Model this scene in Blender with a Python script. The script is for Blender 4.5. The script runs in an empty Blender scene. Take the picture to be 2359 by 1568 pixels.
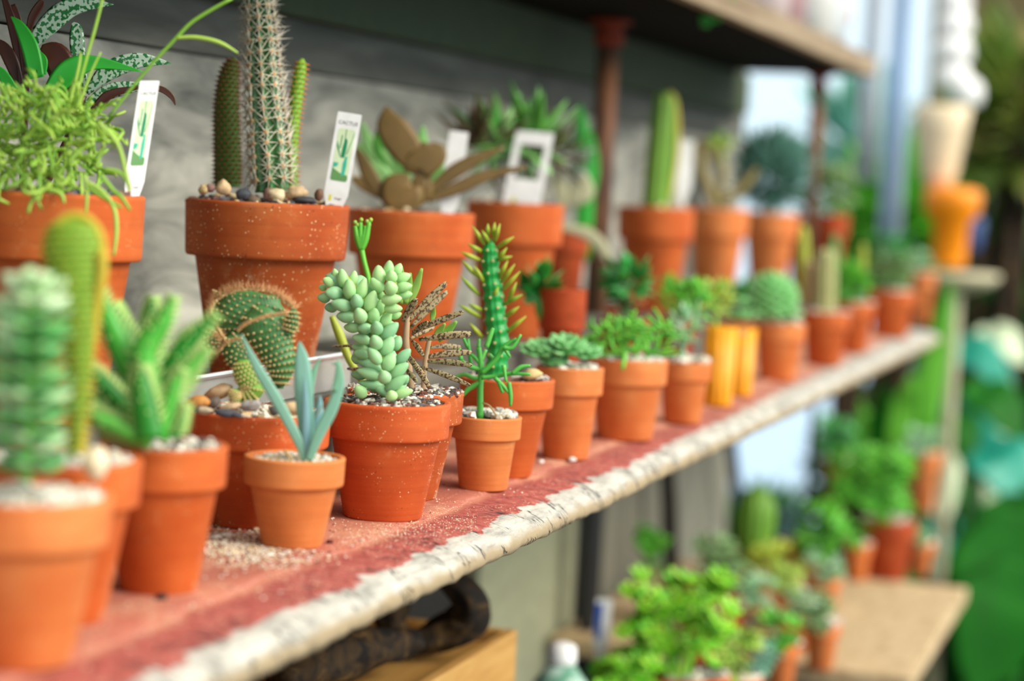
import bpy, math, random
from mathutils import Vector, noise
random.seed(7)
W, HH, F = 2359, 1568, 5000.0
HC = 0.29                      # camera height over the red shelf top (z = 0)
# ---------------------------------------------------------------- camera
_d = Vector((.30201697, -.05528275, .95169825)); _g = Vector((-.04784994, .99617963, .07305157))
_X = _d.normalized(); _Z = -_g.normalized(); _Y = _Z.cross(_X)
CR = Vector((_X[0], _Y[0], _Z[0])); CD = Vector((_X[1], _Y[1], _Z[1])); CF = Vector((_X[2], _Y[2], _Z[2]))
CAM = Vector((0, 0, HC))
scn = bpy.context.scene
cd = bpy.data.cameras.new('camera'); cam = bpy.data.objects.new('camera', cd); scn.collection.objects.link(cam)
cd.sensor_width = 36; cd.lens = F / W * 36; cd.clip_start = .02; cd.clip_end = 200
from mathutils import Matrix
m = Matrix.Identity(4)
for i in range(3):
    m[i][0] = CR[i]; m[i][1] = -CD[i]; m[i][2] = -CF[i]; m[i][3] = CAM[i]
cam.matrix_world = m
cd.dof.use_dof = True; cd.dof.focus_distance = 1.90; cd.dof.aperture_fstop = 2.8
scn.camera = cam
# ---------------------------------------------------------------- light
wd = bpy.data.worlds.new('sky'); scn.world = wd; wd.use_nodes = True
nt = wd.node_tree; nt.nodes.clear()
wo = nt.nodes.new('ShaderNodeOutputWorld'); bg = nt.nodes.new('ShaderNodeBackground')
tc = nt.nodes.new('ShaderNodeTexCoord'); sx = nt.nodes.new('ShaderNodeSeparateXYZ'); rp = nt.nodes.new('ShaderNodeValToRGB')
mr = nt.nodes.new('ShaderNodeMapRange'); mr.inputs['From Min'].default_value = -1; mr.inputs['From Max'].default_value = 1
nt.links.new(tc.outputs['Generated'], sx.inputs[0]); nt.links.new(sx.outputs['Z'], mr.inputs['Value']); nt.links.new(mr.outputs[0], rp.inputs[0])
nt.links.new(rp.outputs[0], bg.inputs[0]); nt.links.new(bg.outputs[0], wo.inputs[0])
# the sky is dimmer behind the camera and over the building, brighter on the open side
vd = nt.nodes.new('ShaderNodeVectorMath'); vd.operation = 'DOT_PRODUCT'; vd.inputs[1].default_value = (.05, -.95, .3)
m2 = nt.nodes.new('ShaderNodeMapRange'); m2.inputs['From Min'].default_value = -.95; m2.inputs['From Max'].default_value = -.35; m2.inputs['To Min'].default_value = .25; m2.inputs['To Max'].default_value = .92
nt.links.new(tc.outputs['Generated'], vd.inputs[0]); nt.links.new(vd.outputs['Value'], m2.inputs['Value']); nt.links.new(m2.outputs[0], bg.inputs[1])
e = rp.color_ramp.elements
e[0].position = .40; e[0].color = (.05, .08, .04, 1)
e[1].position = .435; e[1].color = (.62, .82, 1, 1)
k = e.new(.52); k.color = (.72, .90, 1, 1)
k = e.new(.75); k.color = (1, .98, .94, 1)
sd = bpy.data.lights.new('sun', 'SUN'); sd.energy = 3.1; sd.angle = math.radians(40); sd.color = (1, .94, .83)
so = bpy.data.objects.new('sun', sd); scn.collection.objects.link(so)
# soft sun from the open (right) side, a little behind the camera and high
sv = Vector((.12, .80, -.55))
so.rotation_euler = sv.to_track_quat('-Z', 'Y').to_euler()
scn.view_settings.view_transform = 'Standard'; scn.view_settings.look = 'None'
scn.view_settings.gamma = 1; scn.view_settings.use_curve_mapping = False
scn.view_settings.exposure = 0.48

# ---------------------------------------------------------------- pixel -> place
def ray(px, py):
    return CF + CR * ((px - W / 2) / F) + CD * ((py - HH / 2) / F)
def P(px, py, t): return CAM + ray(px, py) * t
def on_z(px, py, z):
    r = ray(px, py); return CAM + r * ((z - HC) / r.z)
def on_y(px, py, y):
    r = ray(px, py); return CAM + r * (y / r.y)
def on_x(px, py, x):
    r = ray(px, py); return CAM + r * (x / r.x)
def depth(p): return (p - CAM).dot(CF)
FH = Vector((CF.x, CF.y, 0)).normalized(); RH = Vector((CR.x, CR.y, 0)).normalized()

# ---------------------------------------------------------------- materials
def lin(c):
    return tuple(((v / 255) / 12.92 if v / 255 <= .04045 else ((v / 255 + .055) / 1.055) ** 2.4) for v in c) + (1,)
def newmat(name):
    mt = bpy.data.materials.new(name); mt.use_nodes = True
    return mt, mt.node_tree, mt.node_tree.nodes['Principled BSDF']
def node(nt, t, **kw):
    n = nt.nodes.new(t)
    for k, v in kw.items():
        if k in n.inputs: n.inputs[k].default_value = v
        else: setattr(n, k, v)
    return n
def ramp(nt, fac, stops, interp='LINEAR'):
    r = nt.nodes.new('ShaderNodeValToRGB'); r.color_ramp.interpolation = interp
    el = r.color_ramp.elements
    while len(el) < len(stops): el.new(.5)
    for e_, (p_, c_) in zip(el, stops):
        e_.position = p_; e_.color = c_ if len(c_) == 4 else lin(c_)
    nt.links.new(fac, r.inputs[0]); return r.outputs[0]
def mixc(nt, fac, a, b, bt='MIX'):
    n = nt.nodes.new('ShaderNodeMix'); n.data_type = 'RGBA'; n.blend_type = bt
    for s, v in ((n.inputs[0], fac), (n.inputs[6], a), (n.inputs[7], b)):
        if hasattr(v, 'is_linked'): nt.links.new(v, s)
        else: s.default_value = v
    return n.outputs[2]
def mathn(nt, op, a, b=0.0, clamp=False):
    n = nt.nodes.new('ShaderNodeMath'); n.operation = op; n.use_clamp = clamp
    for s, v in ((n.inputs[0], a), (n.inputs[1], b)):
        if hasattr(v, 'is_linked'): nt.links.new(v, s)
        else: s.default_value = v
    return n.outputs[0]
def tex(nt, kind, scale, vec, **kw):
    n = node(nt, kind, **kw)
    n.inputs['Scale'].default_value = scale
    nt.links.new(vec, n.inputs['Vector']); return n
def coords(nt, scale=(1, 1, 1), rot=(0, 0, 0)):
    t = nt.nodes.new('ShaderNodeTexCoord'); mp = nt.nodes.new('ShaderNodeMapping')
    mp.inputs['Scale'].default_value = scale; mp.inputs['Rotation'].default_value = rot
    nt.links.new(t.outputs['Object'], mp.inputs[0]); return mp.outputs[0]
def bump(nt, bs, h, st=.3, dist=.001):
    b = node(nt, 'ShaderNodeBump', Strength=st, Distance=dist); nt.links.new(h, b.inputs['Height']); nt.links.new(b.outputs[0], bs.inputs['Normal'])
BLACK = (0, 0, 0, 1); WHITE = (1, 1, 1, 1)

def terracotta(name, a, b, speck=0.0, dust=0.0, dcol=(222, 196, 160), sscale=420):
    mt, nt, bs = newmat(name)
    v = coords(nt)
    n1 = tex(nt, 'ShaderNodeTexNoise', 22, v, Detail=4.0)
    c = ramp(nt, n1.outputs[0], [(.35, a), (.68, b)])
    n2 = tex(nt, 'ShaderNodeTexNoise', 9, v, Detail=6.0, Roughness=.65)
    f2 = ramp(nt, n2.outputs[0], [(.58, BLACK), (.72, (.35, .35, .35, 1))])
    c = mixc(nt, f2, c, lin((228, 150, 92)))
    rg = tex(nt, 'ShaderNodeTexNoise', 1, coords(nt, (6, 6, 260)), Detail=3.0)
    c = mixc(nt, 1.0, c, ramp(nt, rg.outputs[0], [(.35, (.90, .88, .86, 1)), (.6, (1.0, 1.0, 1.0, 1))]), 'MULTIPLY')
    n7 = tex(nt, 'ShaderNodeTexNoise', 45, v, Detail=7.0, Roughness=.7)
    c = mixc(nt, ramp(nt, n7.outputs[0], [(.6, BLACK), (.72, (.3, .3, .3, 1))]), c, lin((236, 176, 128)))
    c = mixc(nt, ramp(nt, n7.outputs[0], [(.28, (.4, .4, .4, 1)), (.38, BLACK)]), c, lin((130, 58, 26)))
    if speck > 0:
        vo = tex(nt, 'ShaderNodeTexVoronoi', sscale, v)
        m1 = ramp(nt, vo.outputs['Distance'], [(.16, WHITE), (.24, BLACK)])
        n3 = tex(nt, 'ShaderNodeTexNoise', 30, v, Detail=3.0)
        m2 = ramp(nt, n3.outputs[0], [(.62 - .3 * speck, BLACK), (.72 - .3 * speck, WHITE)])
        sep = nt.nodes.new('ShaderNodeSeparateColor'); nt.links.new(vo.outputs['Color'], sep.inputs[0])
        m3 = ramp(nt, sep.outputs[0], [(.45, BLACK), (.47, WHITE)])
        f = mathn(nt, 'MULTIPLY', mathn(nt, 'MULTIPLY', m1, m2), m3)
        pick = ramp(nt, sep.outputs[1], [(.0, (250, 225, 180)), (.55, (240, 205, 150)), (.8, (110, 55, 30)), (.95, (60, 30, 20))])
        c = mixc(nt, f, c, pick)
    if dust > 0:
        n4 = tex(nt, 'ShaderNodeTexNoise', 60, v, Detail=8.0, Roughness=.75)
        n5 = tex(nt, 'ShaderNodeTexNoise', 7, v, Detail=2.0)
        f = mathn(nt, 'MULTIPLY', ramp(nt, n4.outputs[0], [(.5, BLACK), (.66, WHITE)]), ramp(nt, n5.outputs[0], [(.62 - .25 * dust, BLACK), (.8 - .25 * dust, WHITE)]))
        c = mixc(nt, mathn(nt, 'MULTIPLY', f, .8), c, lin(dcol))
    nt.links.new(c, bs.inputs['Base Color']); bs.inputs['Roughness'].default_value = .72
    bs.inputs['Specular IOR Level'].default_value = .3
    nb = tex(nt, 'ShaderNodeTexNoise', 350, v, Detail=3.0); bump(nt, bs, mathn(nt, 'ADD', nb.outputs[0], mathn(nt, 'MULTIPLY', rg.outputs[0], 1.5)), .16, .0007)
    return mt

def leafmat(name, cols, rough=.45, sss=.08, nscale=60, mix=.25, sheen=0, tr=.0, spec=.4, sat=1.18):
    mt, nt, bs = newmat(name)
    g = nt.nodes.new('ShaderNodeNewGeometry')
    cols = [tuple(max(0, min(255, sum(c) / 3 + (x - sum(c) / 3) * sat)) for x in c) for c in cols]
    n = len(cols); st = [(i / max(1, n - 1), c) for i, c in enumerate(cols)]
    c = ramp(nt, g.outputs['Random Per Island'], st)
    v = coords(nt); nz = tex(nt, 'ShaderNodeTexNoise', nscale, v, Detail=3.0)
    dk = ramp(nt, nz.outputs[0], [(.3, (.62, .66, .6, 1)), (.7, (1.0, 1.0, 1.0, 1))])
    c = mixc(nt, mix * 2 if mix < .5 else 1.0, c, mixc(nt, 1.0, c, dk, 'MULTIPLY'))
    nt.links.new(c, bs.inputs['Base Color']); bs.inputs['Roughness'].default_value = rough
    bs.inputs['Specular IOR Level'].default_value = spec
    if sss: 
        bs.inputs['Subsurface Weight'].default_value = sss; bs.inputs['Subsurface Radius'].default_value = (.4, 1, .2); bs.inputs['Subsurface Scale'].default_value = .004
    if tr: bs.inputs['Transmission Weight'].default_value = 0
    return mt
def plain(name, c, rough=.6, spec=.4, metal=0):
    mt, nt, bs = newmat(name); v = coords(nt); nz = tex(nt, 'ShaderNodeTexNoise', 40, v, Detail=4.0)
    a = lin(c); b = tuple(x * .78 for x in a[:3]) + (1,)
    nt.links.new(ramp(nt, nz.outputs[0], [(.3, b), (.7, a)]), bs.inputs['Base Color'])
    bs.inputs['Roughness'].default_value = rough; bs.inputs['Specular IOR Level'].default_value = spec; bs.inputs['Metallic'].default_value = metal
    return mt
def patterned(name, dark, pale, scale=260, lo=.47, hi=.53, stretch=(1, 1, 1), rough=.35):
    mt, nt, bs = newmat(name); v = coords(nt, stretch)
    nz = tex(nt, 'ShaderNodeTexNoise', scale, v, Detail=1.5, Roughness=.4)
    nt.links.new(ramp(nt, nz.outputs[0], [(lo, dark), (hi, pale)]), bs.inputs['Base Color'])
    bs.inputs['Roughness'].default_value = rough; return mt
def gravelmat(name, cols):
    mt, nt, bs = newmat(name); g = nt.nodes.new('ShaderNodeNewGeometry')
    n = len(cols); c = ramp(nt, g.outputs['Random Per Island'], [(i / n, x) for i, x in enumerate(cols)], 'CONSTANT')
    v = coords(nt); nz = tex(nt, 'ShaderNodeTexNoise', 260, v, Detail=4.0)
    c = mixc(nt, 1.0, c, ramp(nt, nz.outputs[0], [(.3, (.7, .68, .66, 1)), (.65, WHITE)]), 'MULTIPLY')
    nt.links.new(c, bs.inputs['Base Color']); bs.inputs['Roughness'].default_value = .7; return mt

M = {}
M['tc'] = terracotta('terracotta_orange', (190, 86, 34), (208, 106, 48), .15)
M['tc_speck'] = terracotta('terracotta_flecked', (190, 80, 32), (206, 98, 46), .55, 0)
M['tc_crust'] = terracotta('terracotta_crusted', (170, 74, 28), (188, 94, 42), .75, .55, sscale=300)
M['tc_pale'] = terracotta('terracotta_pale', (212, 122, 62), (226, 142, 80), .0)
M['tc_warm'] = terracotta('terracotta_warm', (216, 116, 58), (228, 140, 78), .1, .15)
M['tc_dark'] = terracotta('terracotta_dark', (158, 60, 24), (180, 78, 34), .1)
M['tc_dust'] = terracotta('terracotta_dusty', (196, 90, 34), (212, 110, 50), .3, .35)
M['soil'] = plain('potting_soil', (92, 70, 52), .95, .1)
M['sand'] = plain('sandy_soil', (206, 182, 142), .95, .1)
M['gr_mixed'] = gravelmat('mixed_gravel', [(226, 222, 208), (120, 74, 54), (70, 66, 64), (206, 200, 186), (150, 148, 142), (104, 60, 46), (236, 232, 220), (84, 82, 84)])
M['gr_white'] = gravelmat('white_gravel', [(238, 234, 220), (220, 214, 196), (190, 190, 184), (244, 240, 228), (206, 196, 172)])
M['gr_bark'] = gravelmat('bark_chips', [(96, 54, 38), (120, 72, 50), (70, 44, 34), (134, 84, 60)])
M['gr_pebble'] = gravelmat('river_pebbles', [(222, 190, 140), (88, 88, 94), (196, 164, 120), (150, 112, 100), (60, 62, 68), (232, 214, 176), (124, 116, 100)])

# ---------------------------------------------------------------- mesh building
class MB:
    def __init__(s): s.v = []; s.f = []
    def add(s, vs, fs):
        o = len(s.v); s.v.extend(Vector(v) for v in vs); s.f.extend(tuple(i + o for i in f) for f in fs)
    def box(s, c, sz, rz=0, M3=None):
        c = Vector(c); vs = []
        for dx in (-.5, .5):
            for dy in (-.5, .5):
                for dz in (-.5, .5):
                    q = Vector((dx * sz[0], dy * sz[1], dz * sz[2]))
                    if M3 is not None: q = M3 @ q
                    elif rz: q = Vector((q.x * math.cos(rz) - q.y * math.sin(rz), q.x * math.sin(rz) + q.y * math.cos(rz), q.z))
                    vs.append(c + q)
        s.add(vs, [(0, 1, 3, 2), (4, 6, 7, 5), (0, 4, 5, 1), (2, 3, 7, 6), (0, 2, 6, 4), (1, 5, 7, 3)])
    def lathe(s, c, prof, seg=64, wob=0):
        c = Vector(c); vs = []; n = len(prof)
        for j, (r, z) in enumerate(prof):
            for i in range(seg):
                a = 2 * math.pi * i / seg
                q = Vector((math.cos(a) * r, math.sin(a) * r, z))
                if wob: q *= 1; k_ = wob * noise.noise(Vector((math.cos(a) * 2, math.sin(a) * 2, z * 20)) + c * 9); q.x += k_ * math.cos(a); q.y += k_ * math.sin(a)
                vs.append(c + q)
        fs = []
        for j in range(n - 1):
            for i in range(seg):
                a = j * seg + i; b = j * seg + (i + 1) % seg
                fs.append((a, b, b + seg, a + seg))
        fs.append(tuple(range(seg - 1, -1, -1))); 
        fs.append(tuple((n - 1) * seg + i for i in range(seg)))
        s.add(vs, fs)
    def ball(s, c, r, ax=None, seg=10, rings=6, rough=0.0):
        c = Vector(c); A = ax or (Vector((r, 0, 0)), Vector((0, r, 0)), Vector((0, 0, r)))
        vs = [c - A[2]]; sd_ = random.random() * 50
        for j in range(1, rings):
            p = math.pi * j / rings - math.pi / 2
            for i in range(seg):
                a = 2 * math.pi * i / seg
                q = A[0] * (math.cos(p) * math.cos(a)) + A[1] * (math.cos(p) * math.sin(a)) + A[2] * math.sin(p)
                if rough: q = q * (1 + rough * noise.noise(Vector((math.cos(p) * math.cos(a), math.cos(p) * math.sin(a), math.sin(p))) * 1.6 + Vector((sd_, 0, 0))) * 2)
                vs.append(c + q)
        vs.append(c + A[2]); L = len(vs) - 1; fs = []
        for i in range(seg): fs.append((0, 1 + (i + 1) % seg, 1 + i)); fs.append((L, L - seg + i, L - seg + (i + 1) % seg))
        for j in range(rings - 2):
            for i in range(seg):
                a = 1 + j * seg + i; b = 1 + j * seg + (i + 1) % seg
                fs.append((a, b, b + seg, a + seg))
        s.add(vs, fs)
    def sweep(s, pts, ws, ts=None, N=None, seg=10, sub=4, fold=0, prof=None, wav=0):
        """swept limb or leaf: ws half widths, ts half thicknesses, N facing normal"""
        ts = ts or ws; pts = [Vector(p) for p in pts]; n = len(pts); C_ = []
        def cr(a, b, c, d, u): return .5 * ((2 * b) + (c - a) * u + (2 * a - 5 * b + 4 * c - d) * u * u + (3 * b - a - 3 * c + d) * u ** 3)
        for i in range(n - 1):
            for k_ in range(sub + (1 if i == n - 2 else 0)):
                u = k_ / sub; I = [max(0, i - 1), i, i + 1, min(n - 1, i + 2)]
                C_.append((cr(*[pts[q] for q in I], u), max(1e-5, cr(*[ws[q] for q in I], u)), max(1e-5, cr(*[ts[q] for q in I], u))))
        Nn = Vector(N) if N is not None else -CF
        vs = []; m_ = len(C_); frames = []
        for i, (c, w, t) in enumerate(C_):
            T = (C_[min(m_ - 1, i + 1)][0] - C_[max(0, i - 1)][0]).normalized()
            S = T.cross(Nn)
            if S.length < 1e-3: S = T.cross(Vector((.3, .5, .8)))
            S.normalize(); N2 = S.cross(T).normalized(); frames.append((c, T, S, N2, w, t))
            for k_ in range(seg):
                a = 2 * math.pi * k_ / seg; R = prof(a, i / (m_ - 1)) if prof else 1
                q = S * (w * math.cos(a) * R) + N2 * (t * math.sin(a) * R + fold * w * abs(math.cos(a)))
                if wav: q += N2 * wav * w * math.sin(i * 1.3) * math.cos(a)
                vs.append(c + q)
        fs = []
        for j in range(m_ - 1):
            for k_ in range(seg):
                a = j * seg + k_; b = j * seg + (k_ + 1) % seg; fs.append((a, b, b + seg, a + seg))
        fs.append(tuple(range(seg - 1, -1, -1))); fs.append(tuple((m_ - 1) * seg + i for i in range(seg)))
        s.add(vs, fs); return frames
    def spine(s, p, d, L, r):
        d = d.normalized(); a = d.orthogonal().normalized() * r; b = d.cross(a)
        vs = [p + a, p - a * .5 + b * .87, p - a * .5 - b * .87, p + d * L]
        s.add(vs, [(0, 1, 3), (1, 2, 3), (2, 0, 3)])
    def build(s, name, mat, parent=None, smooth=True, kind=None, label=None):
        off = parent_world(parent)
        me = bpy.data.meshes.new(name); me.from_pydata([v - off for v in s.v], [], s.f); me.update()
        if smooth: me.polygons.foreach_set('use_smooth', [True] * len(me.polygons))
        me.materials.append(M[mat] if isinstance(mat, str) else mat)
        o = bpy.data.objects.new(name, me); scn.collection.objects.link(o)
        if parent is not None: o.parent = parent
        if kind: o['kind'] = kind
        if label: o['label'] = label
        return o
WL = {}
def parent_world(o):
    v = Vector((0, 0, 0))
    while o is not None: v += o.location; o = o.parent
    return v
def thing(name, label, cat, loc, group=None):
    o = bpy.data.objects.new(name, None); o.empty_display_size = .02; scn.collection.objects.link(o)
    o.location = loc; o['label'] = label; o['category'] = cat
    if group: o['group'] = group
    return o
def tag(o, label, cat, group=None, kind=None):
    o['label'] = label; o['category'] = cat
    if group: o['group'] = group
    if kind: o['kind'] = kind
    return o
def structure(o, label=None):
    o['kind'] = 'structure'
    if label: o['label'] = label
    return o
def bevel(o, w=.002, seg=2):
    b = o.modifiers.new('bevel', 'BEVEL'); b.width = w; b.segments = seg; b.limit_method = 'ANGLE'
    return o
U = Vector((0, 0, 1))
# ---------------------------------------------------------------- the setting
STEP = -0.0 + .29 * .28        # height of the raised board at the back (above shelf top)
XE = 4.97; YW = 1.045; YF = .541; LOW = -.50; BEN = -.622
# red shelf material: red paint worn to grey, cracked wood along the front lip
def shelf_mat():
    mt, nt, bs = newmat('worn_red_paint')
    v = coords(nt); sp = nt.nodes.new('ShaderNodeSeparateXYZ'); nt.links.new(v, sp.inputs[0])
    nA = tex(nt, 'ShaderNodeTexNoise', 7, coords(nt, (1, 3, 1)), Detail=5.0, Roughness=.65)
    red = ramp(nt, nA.outputs[0], [(.3, (160, 88, 74)), (.5, (178, 108, 88)), (.68, (196, 136, 108))])
    # dusty sand film
    nB = tex(nt, 'ShaderNodeTexNoise', 14, v, Detail=8.0, Roughness=.75)
    dm = ramp(nt, nB.outputs[0], [(.52, BLACK), (.72, (.55, .55, .55, 1))])
    red = mixc(nt, dm, red, lin((220, 178, 140)))
    # towards the lip the paint is cleaner and deeper red
    nC = tex(nt, 'ShaderNodeTexNoise', 12, v, Detail=5.0, Roughness=.6)
    yy = mathn(nt, 'ADD', sp.outputs['Y'], mathn(nt, 'MULTIPLY', mathn(nt, 'SUBTRACT', nC.outputs[0], .5), .035))
    lip = mathn(nt, 'MULTIPLY', mathn(nt, 'SUBTRACT', .612, yy), 120, True)
    nR = tex(nt, 'ShaderNodeTexNoise', 120, v, Detail=6.0, Roughness=.7)
    rough_red = ramp(nt, nR.outputs[0], [(.32, (118, 52, 48)), (.45, (158, 78, 70)), (.6, (176, 96, 86)), (.72, (206, 142, 124))])
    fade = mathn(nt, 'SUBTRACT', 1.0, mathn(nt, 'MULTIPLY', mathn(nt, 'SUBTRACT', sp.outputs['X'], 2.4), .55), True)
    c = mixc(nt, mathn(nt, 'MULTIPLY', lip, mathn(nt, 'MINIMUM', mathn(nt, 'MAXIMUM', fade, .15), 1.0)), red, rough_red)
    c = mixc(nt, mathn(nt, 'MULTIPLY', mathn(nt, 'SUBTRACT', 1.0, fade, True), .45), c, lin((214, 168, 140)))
    # pale scuffed crease
    cr_ = mathn(nt, 'SUBTRACT', 1.0, mathn(nt, 'MULTIPLY', mathn(nt, 'ABSOLUTE', mathn(nt, 'SUBTRACT', yy, .617)), 380), True)
    cr_ = mathn(nt, 'MULTIPLY', mathn(nt, 'MAXIMUM', cr_, 0), .3)
    c = mixc(nt, cr_, c, lin((222, 158, 146)))
    # grit speckles
    vo = tex(nt, 'ShaderNodeTexVoronoi', 330, v); s2 = nt.nodes.new('ShaderNodeSeparateColor'); nt.links.new(vo.outputs['Color'], s2.inputs[0])
    g1 = mathn(nt, 'MULTIPLY', ramp(nt, vo.outputs['Distance'], [(.2, WHITE), (.3, BLACK)]), ramp(nt, s2.outputs[0], [(.5, BLACK), (.52, WHITE)]))
    g2 = ramp(nt, nB.outputs[0], [(.42, BLACK), (.55, WHITE)])
    c = mixc(nt, mathn(nt, 'MULTIPLY', g1, g2), c, ramp(nt, s2.outputs[1], [(.3, (244, 226, 196)), (.8, (230, 190, 150)), (.85, (110, 60, 45))]))
    # bare weathered wood on the rounded lip
    nD = tex(nt, 'ShaderNodeTexNoise', 26, v, Detail=8.0, Roughness=.62)
    yb = mathn(nt, 'ADD', sp.outputs['Y'], mathn(nt, 'MULTIPLY', mathn(nt, 'SUBTRACT', nD.outputs[0], .5), .05))
    far = mathn(nt, 'MAXIMUM', mathn(nt, 'SUBTRACT', sp.outputs['X'], 2.3), 0.0)
    yb = mathn(nt, 'ADD', yb, mathn(nt, 'MULTIPLY', far, -.016))
    bare = mathn(nt, 'MULTIPLY', mathn(nt, 'SUBTRACT', .5665, yb), 500, True)
    nE = tex(nt, 'ShaderNodeTexNoise', 18, coords(nt, (1.2, 5, 5)), Detail=8.0, Roughness=.7)
    wood = ramp(nt, nE.outputs[0], [(.3, (128, 126, 120)), (.45, (172, 170, 160)), (.6, (198, 195, 184)), (.75, (216, 212, 200))])
    low = mathn(nt, 'MULTIPLY', mathn(nt, 'SUBTRACT', mathn(nt, 'MULTIPLY', nD.outputs[0], -.012), mathn(nt, 'ADD', sp.outputs['Z'], .006)), 150, True)
    wood = mixc(nt, low, wood, lin((160, 142, 112)))
    c = mixc(nt, bare, c, wood)
    # short splits across the lip
    vc = tex(nt, 'ShaderNodeTexVoronoi', 1, coords(nt, (210, 30, 70), (0, 0, .3)), feature='DISTANCE_TO_EDGE')
    vn = tex(nt, 'ShaderNodeTexNoise', 34, v, Detail=3.0)
    ck = mathn(nt, 'MULTIPLY', ramp(nt, vc.outputs['Distance'], [(.025, WHITE), (.07, BLACK)]), ramp(nt, vn.outputs[0], [(.52, BLACK), (.6, WHITE)]))
    lip2 = mathn(nt, 'MULTIPLY', mathn(nt, 'SUBTRACT', .60, yy), 90, True)
    ck = mathn(nt, 'MULTIPLY', ck, lip2)
    c = mixc(nt, ck, c, lin((52, 50, 50)))
    nt.links.new(c, bs.inputs['Base Color']); bs.inputs['Roughness'].default_value = .8; bs.inputs['Specular IOR Level'].default_value = .25
    h = mathn(nt, 'SUBTRACT', mathn(nt, 'ADD', mathn(nt, 'MULTIPLY', nR.outputs[0], lip), mathn(nt, 'MULTIPLY', nB.outputs[0], .6)), mathn(nt, 'MULTIPLY', ck, 2))
    bump(nt, bs, h, .7, .0016)
    return mt
M['shelf'] = shelf_mat()
def woodmat(name, cols, sc=(1, 12, 12), nscale=5, rough=.8, det=8.0):
    mt, nt, bs = newmat(name); v = coords(nt, sc)
    n1 = tex(nt, 'ShaderNodeTexNoise', nscale, v, Detail=det, Roughness=.6, Distortion=.6)
    n = len(cols); c = ramp(nt, n1.outputs[0], [(.28 + .44 * i / (n - 1), x) for i, x in enumerate(cols)])
    nt.links.new(c, bs.inputs['Base Color']); bs.inputs['Roughness'].default_value = rough; bs.inputs['Specular IOR Level'].default_value = .25
    bump(nt, bs, n1.outputs[0], .4, .002); return mt
M['wall'] = woodmat('weathered_grey_boards', [(78, 80, 74), (134, 134, 125), (172, 170, 158), (196, 194, 182)], (1.6, 6, 6), 3.2)
M['walldk'] = woodmat('dark_grey_board', [(74, 75, 68), (98, 98, 90), (122, 121, 110)], (1.2, 8, 8), 3)
M['ledger'] = plain('dark_green_beam', (66, 78, 48), .8)
M['underside'] = plain('shaded_shelf_underside', (20, 18, 16), .9, .05)  # near-black base colour carries the shade under the overhead shelf
M['upedge'] = woodmat('bare_shelf_edge', [(120, 100, 78), (152, 132, 106), (172, 154, 128)])
M['sage'] = plain('sage_plaster', (160, 162, 132), .85)
M['greybrd'] = woodmat('grey_lower_boards', [(96, 94, 82), (128, 126, 112), (142, 140, 126)], (8, 8, 1), 3)
M['black'] = plain('black_paint_and_shade', (24, 24, 24), .5)  # paint of the struts; also the shade colour of the panels under the shelf
M['rust'] = None
def rustmat():
    mt, nt, bs = newmat('rusty_pipe'); v = coords(nt, (1, 1, .25))
    n1 = tex(nt, 'ShaderNodeTexNoise', 24, v, Detail=6.0)
    c = ramp(nt, n1.outputs[0], [(.3, (66, 42, 30)), (.48, (108, 74, 54)), (.6, (150, 96, 62)), (.75, (138, 118, 98))])
    nt.links.new(c, bs.inputs['Base Color']); bs.inputs['Roughness'].default_value = .75; return mt
M['rust'] = rustmat(); M['rustred'] = plain('red_rust', (150, 58, 34), .75)
M['floor'] = plain('dark_ground', (58, 50, 40), .95)
M['burlap'] = woodmat('sun_bleached_board', [(158, 134, 98), (188, 164, 126), (206, 184, 148)], (3, 8, 8), 5)
M['crate'] = woodmat('honey_pine', [(150, 104, 50), (186, 140, 74), (206, 164, 98)], (1, 10, 10), 3, .55)
M['crateedge'] = M['crate']

# red shelf board: rounded, worn, slightly irregular lip
mb = MB(); NX = 1100
def nz(x, s, sd_=0): return noise.noise(Vector((x * s, sd_, 0)))
prof = [(YW - .004, 0), (.80, 0), (.70, 0), (.66, 0), (.635, .0003), (.620, -.0002), (.6165, -.0018), (.605, -.0022), (.59, -.0026), (.575, -.0036), (.562, -.0055), (.552, -.009), (.545, -.0135), (.5415, -.0185), (.5405, -.0235), (.543, -.0275), (.549, -.029), (.60, -.029), (YW - .004, -.029)]
x0, x1 = -1.2, XE; vs = []; fs = []; K = len(prof)
for i in range(NX + 1):
    x = x0 + (x1 - x0) * i / NX
    dy = .004 * nz(x, 5) + .0018 * nz(x, 22, 3) + .0008 * nz(x, 70, 5)
    for j, (y, z) in enumerate(prof):
        wgt = max(0, min(1, (.62 - y) / .06)) if 0 < j < K - 1 else 0
        rgh = .0012 * noise.noise(Vector((x * 40, y * 140, z * 140))) * wgt
        vs.append((x, y + dy * wgt + rgh, z + (rgh + .0015 * nz(x, 14, 9) * wgt if z < -.02 else rgh)))
for i in range(NX):
    for j in range(K - 1):
        a = i * K + j; fs.append((a, a + 1, a + K + 1, a + K))
fs.append(tuple(range(K))); fs.append(tuple(NX * K + k_ for k_ in range(K - 1, -1, -1)))
mb.add(vs, [tuple(reversed(f)) for f in fs])
shelf = mb.build('plant_shelf', 'shelf'); tag(shelf, 'long red painted wooden shelf board with a worn cracked grey front edge', 'shelf')
# raised board at the back
mb = MB(); mb.box(((x0 + XE) / 2, (.777 + YW - .004) / 2, STEP - .011), (XE - x0, YW - .004 - .777, .022)); 
mb.box(((x0 + XE) / 2, .79, (STEP - .022) / 2 + .0006), (XE - x0, .018, STEP - .0235))
o = bevel(mb.build('raised_board', 'walldk', None, False)); tag(o, 'raised grey board behind the front row, carrying the big back-row pots', 'board')
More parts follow.
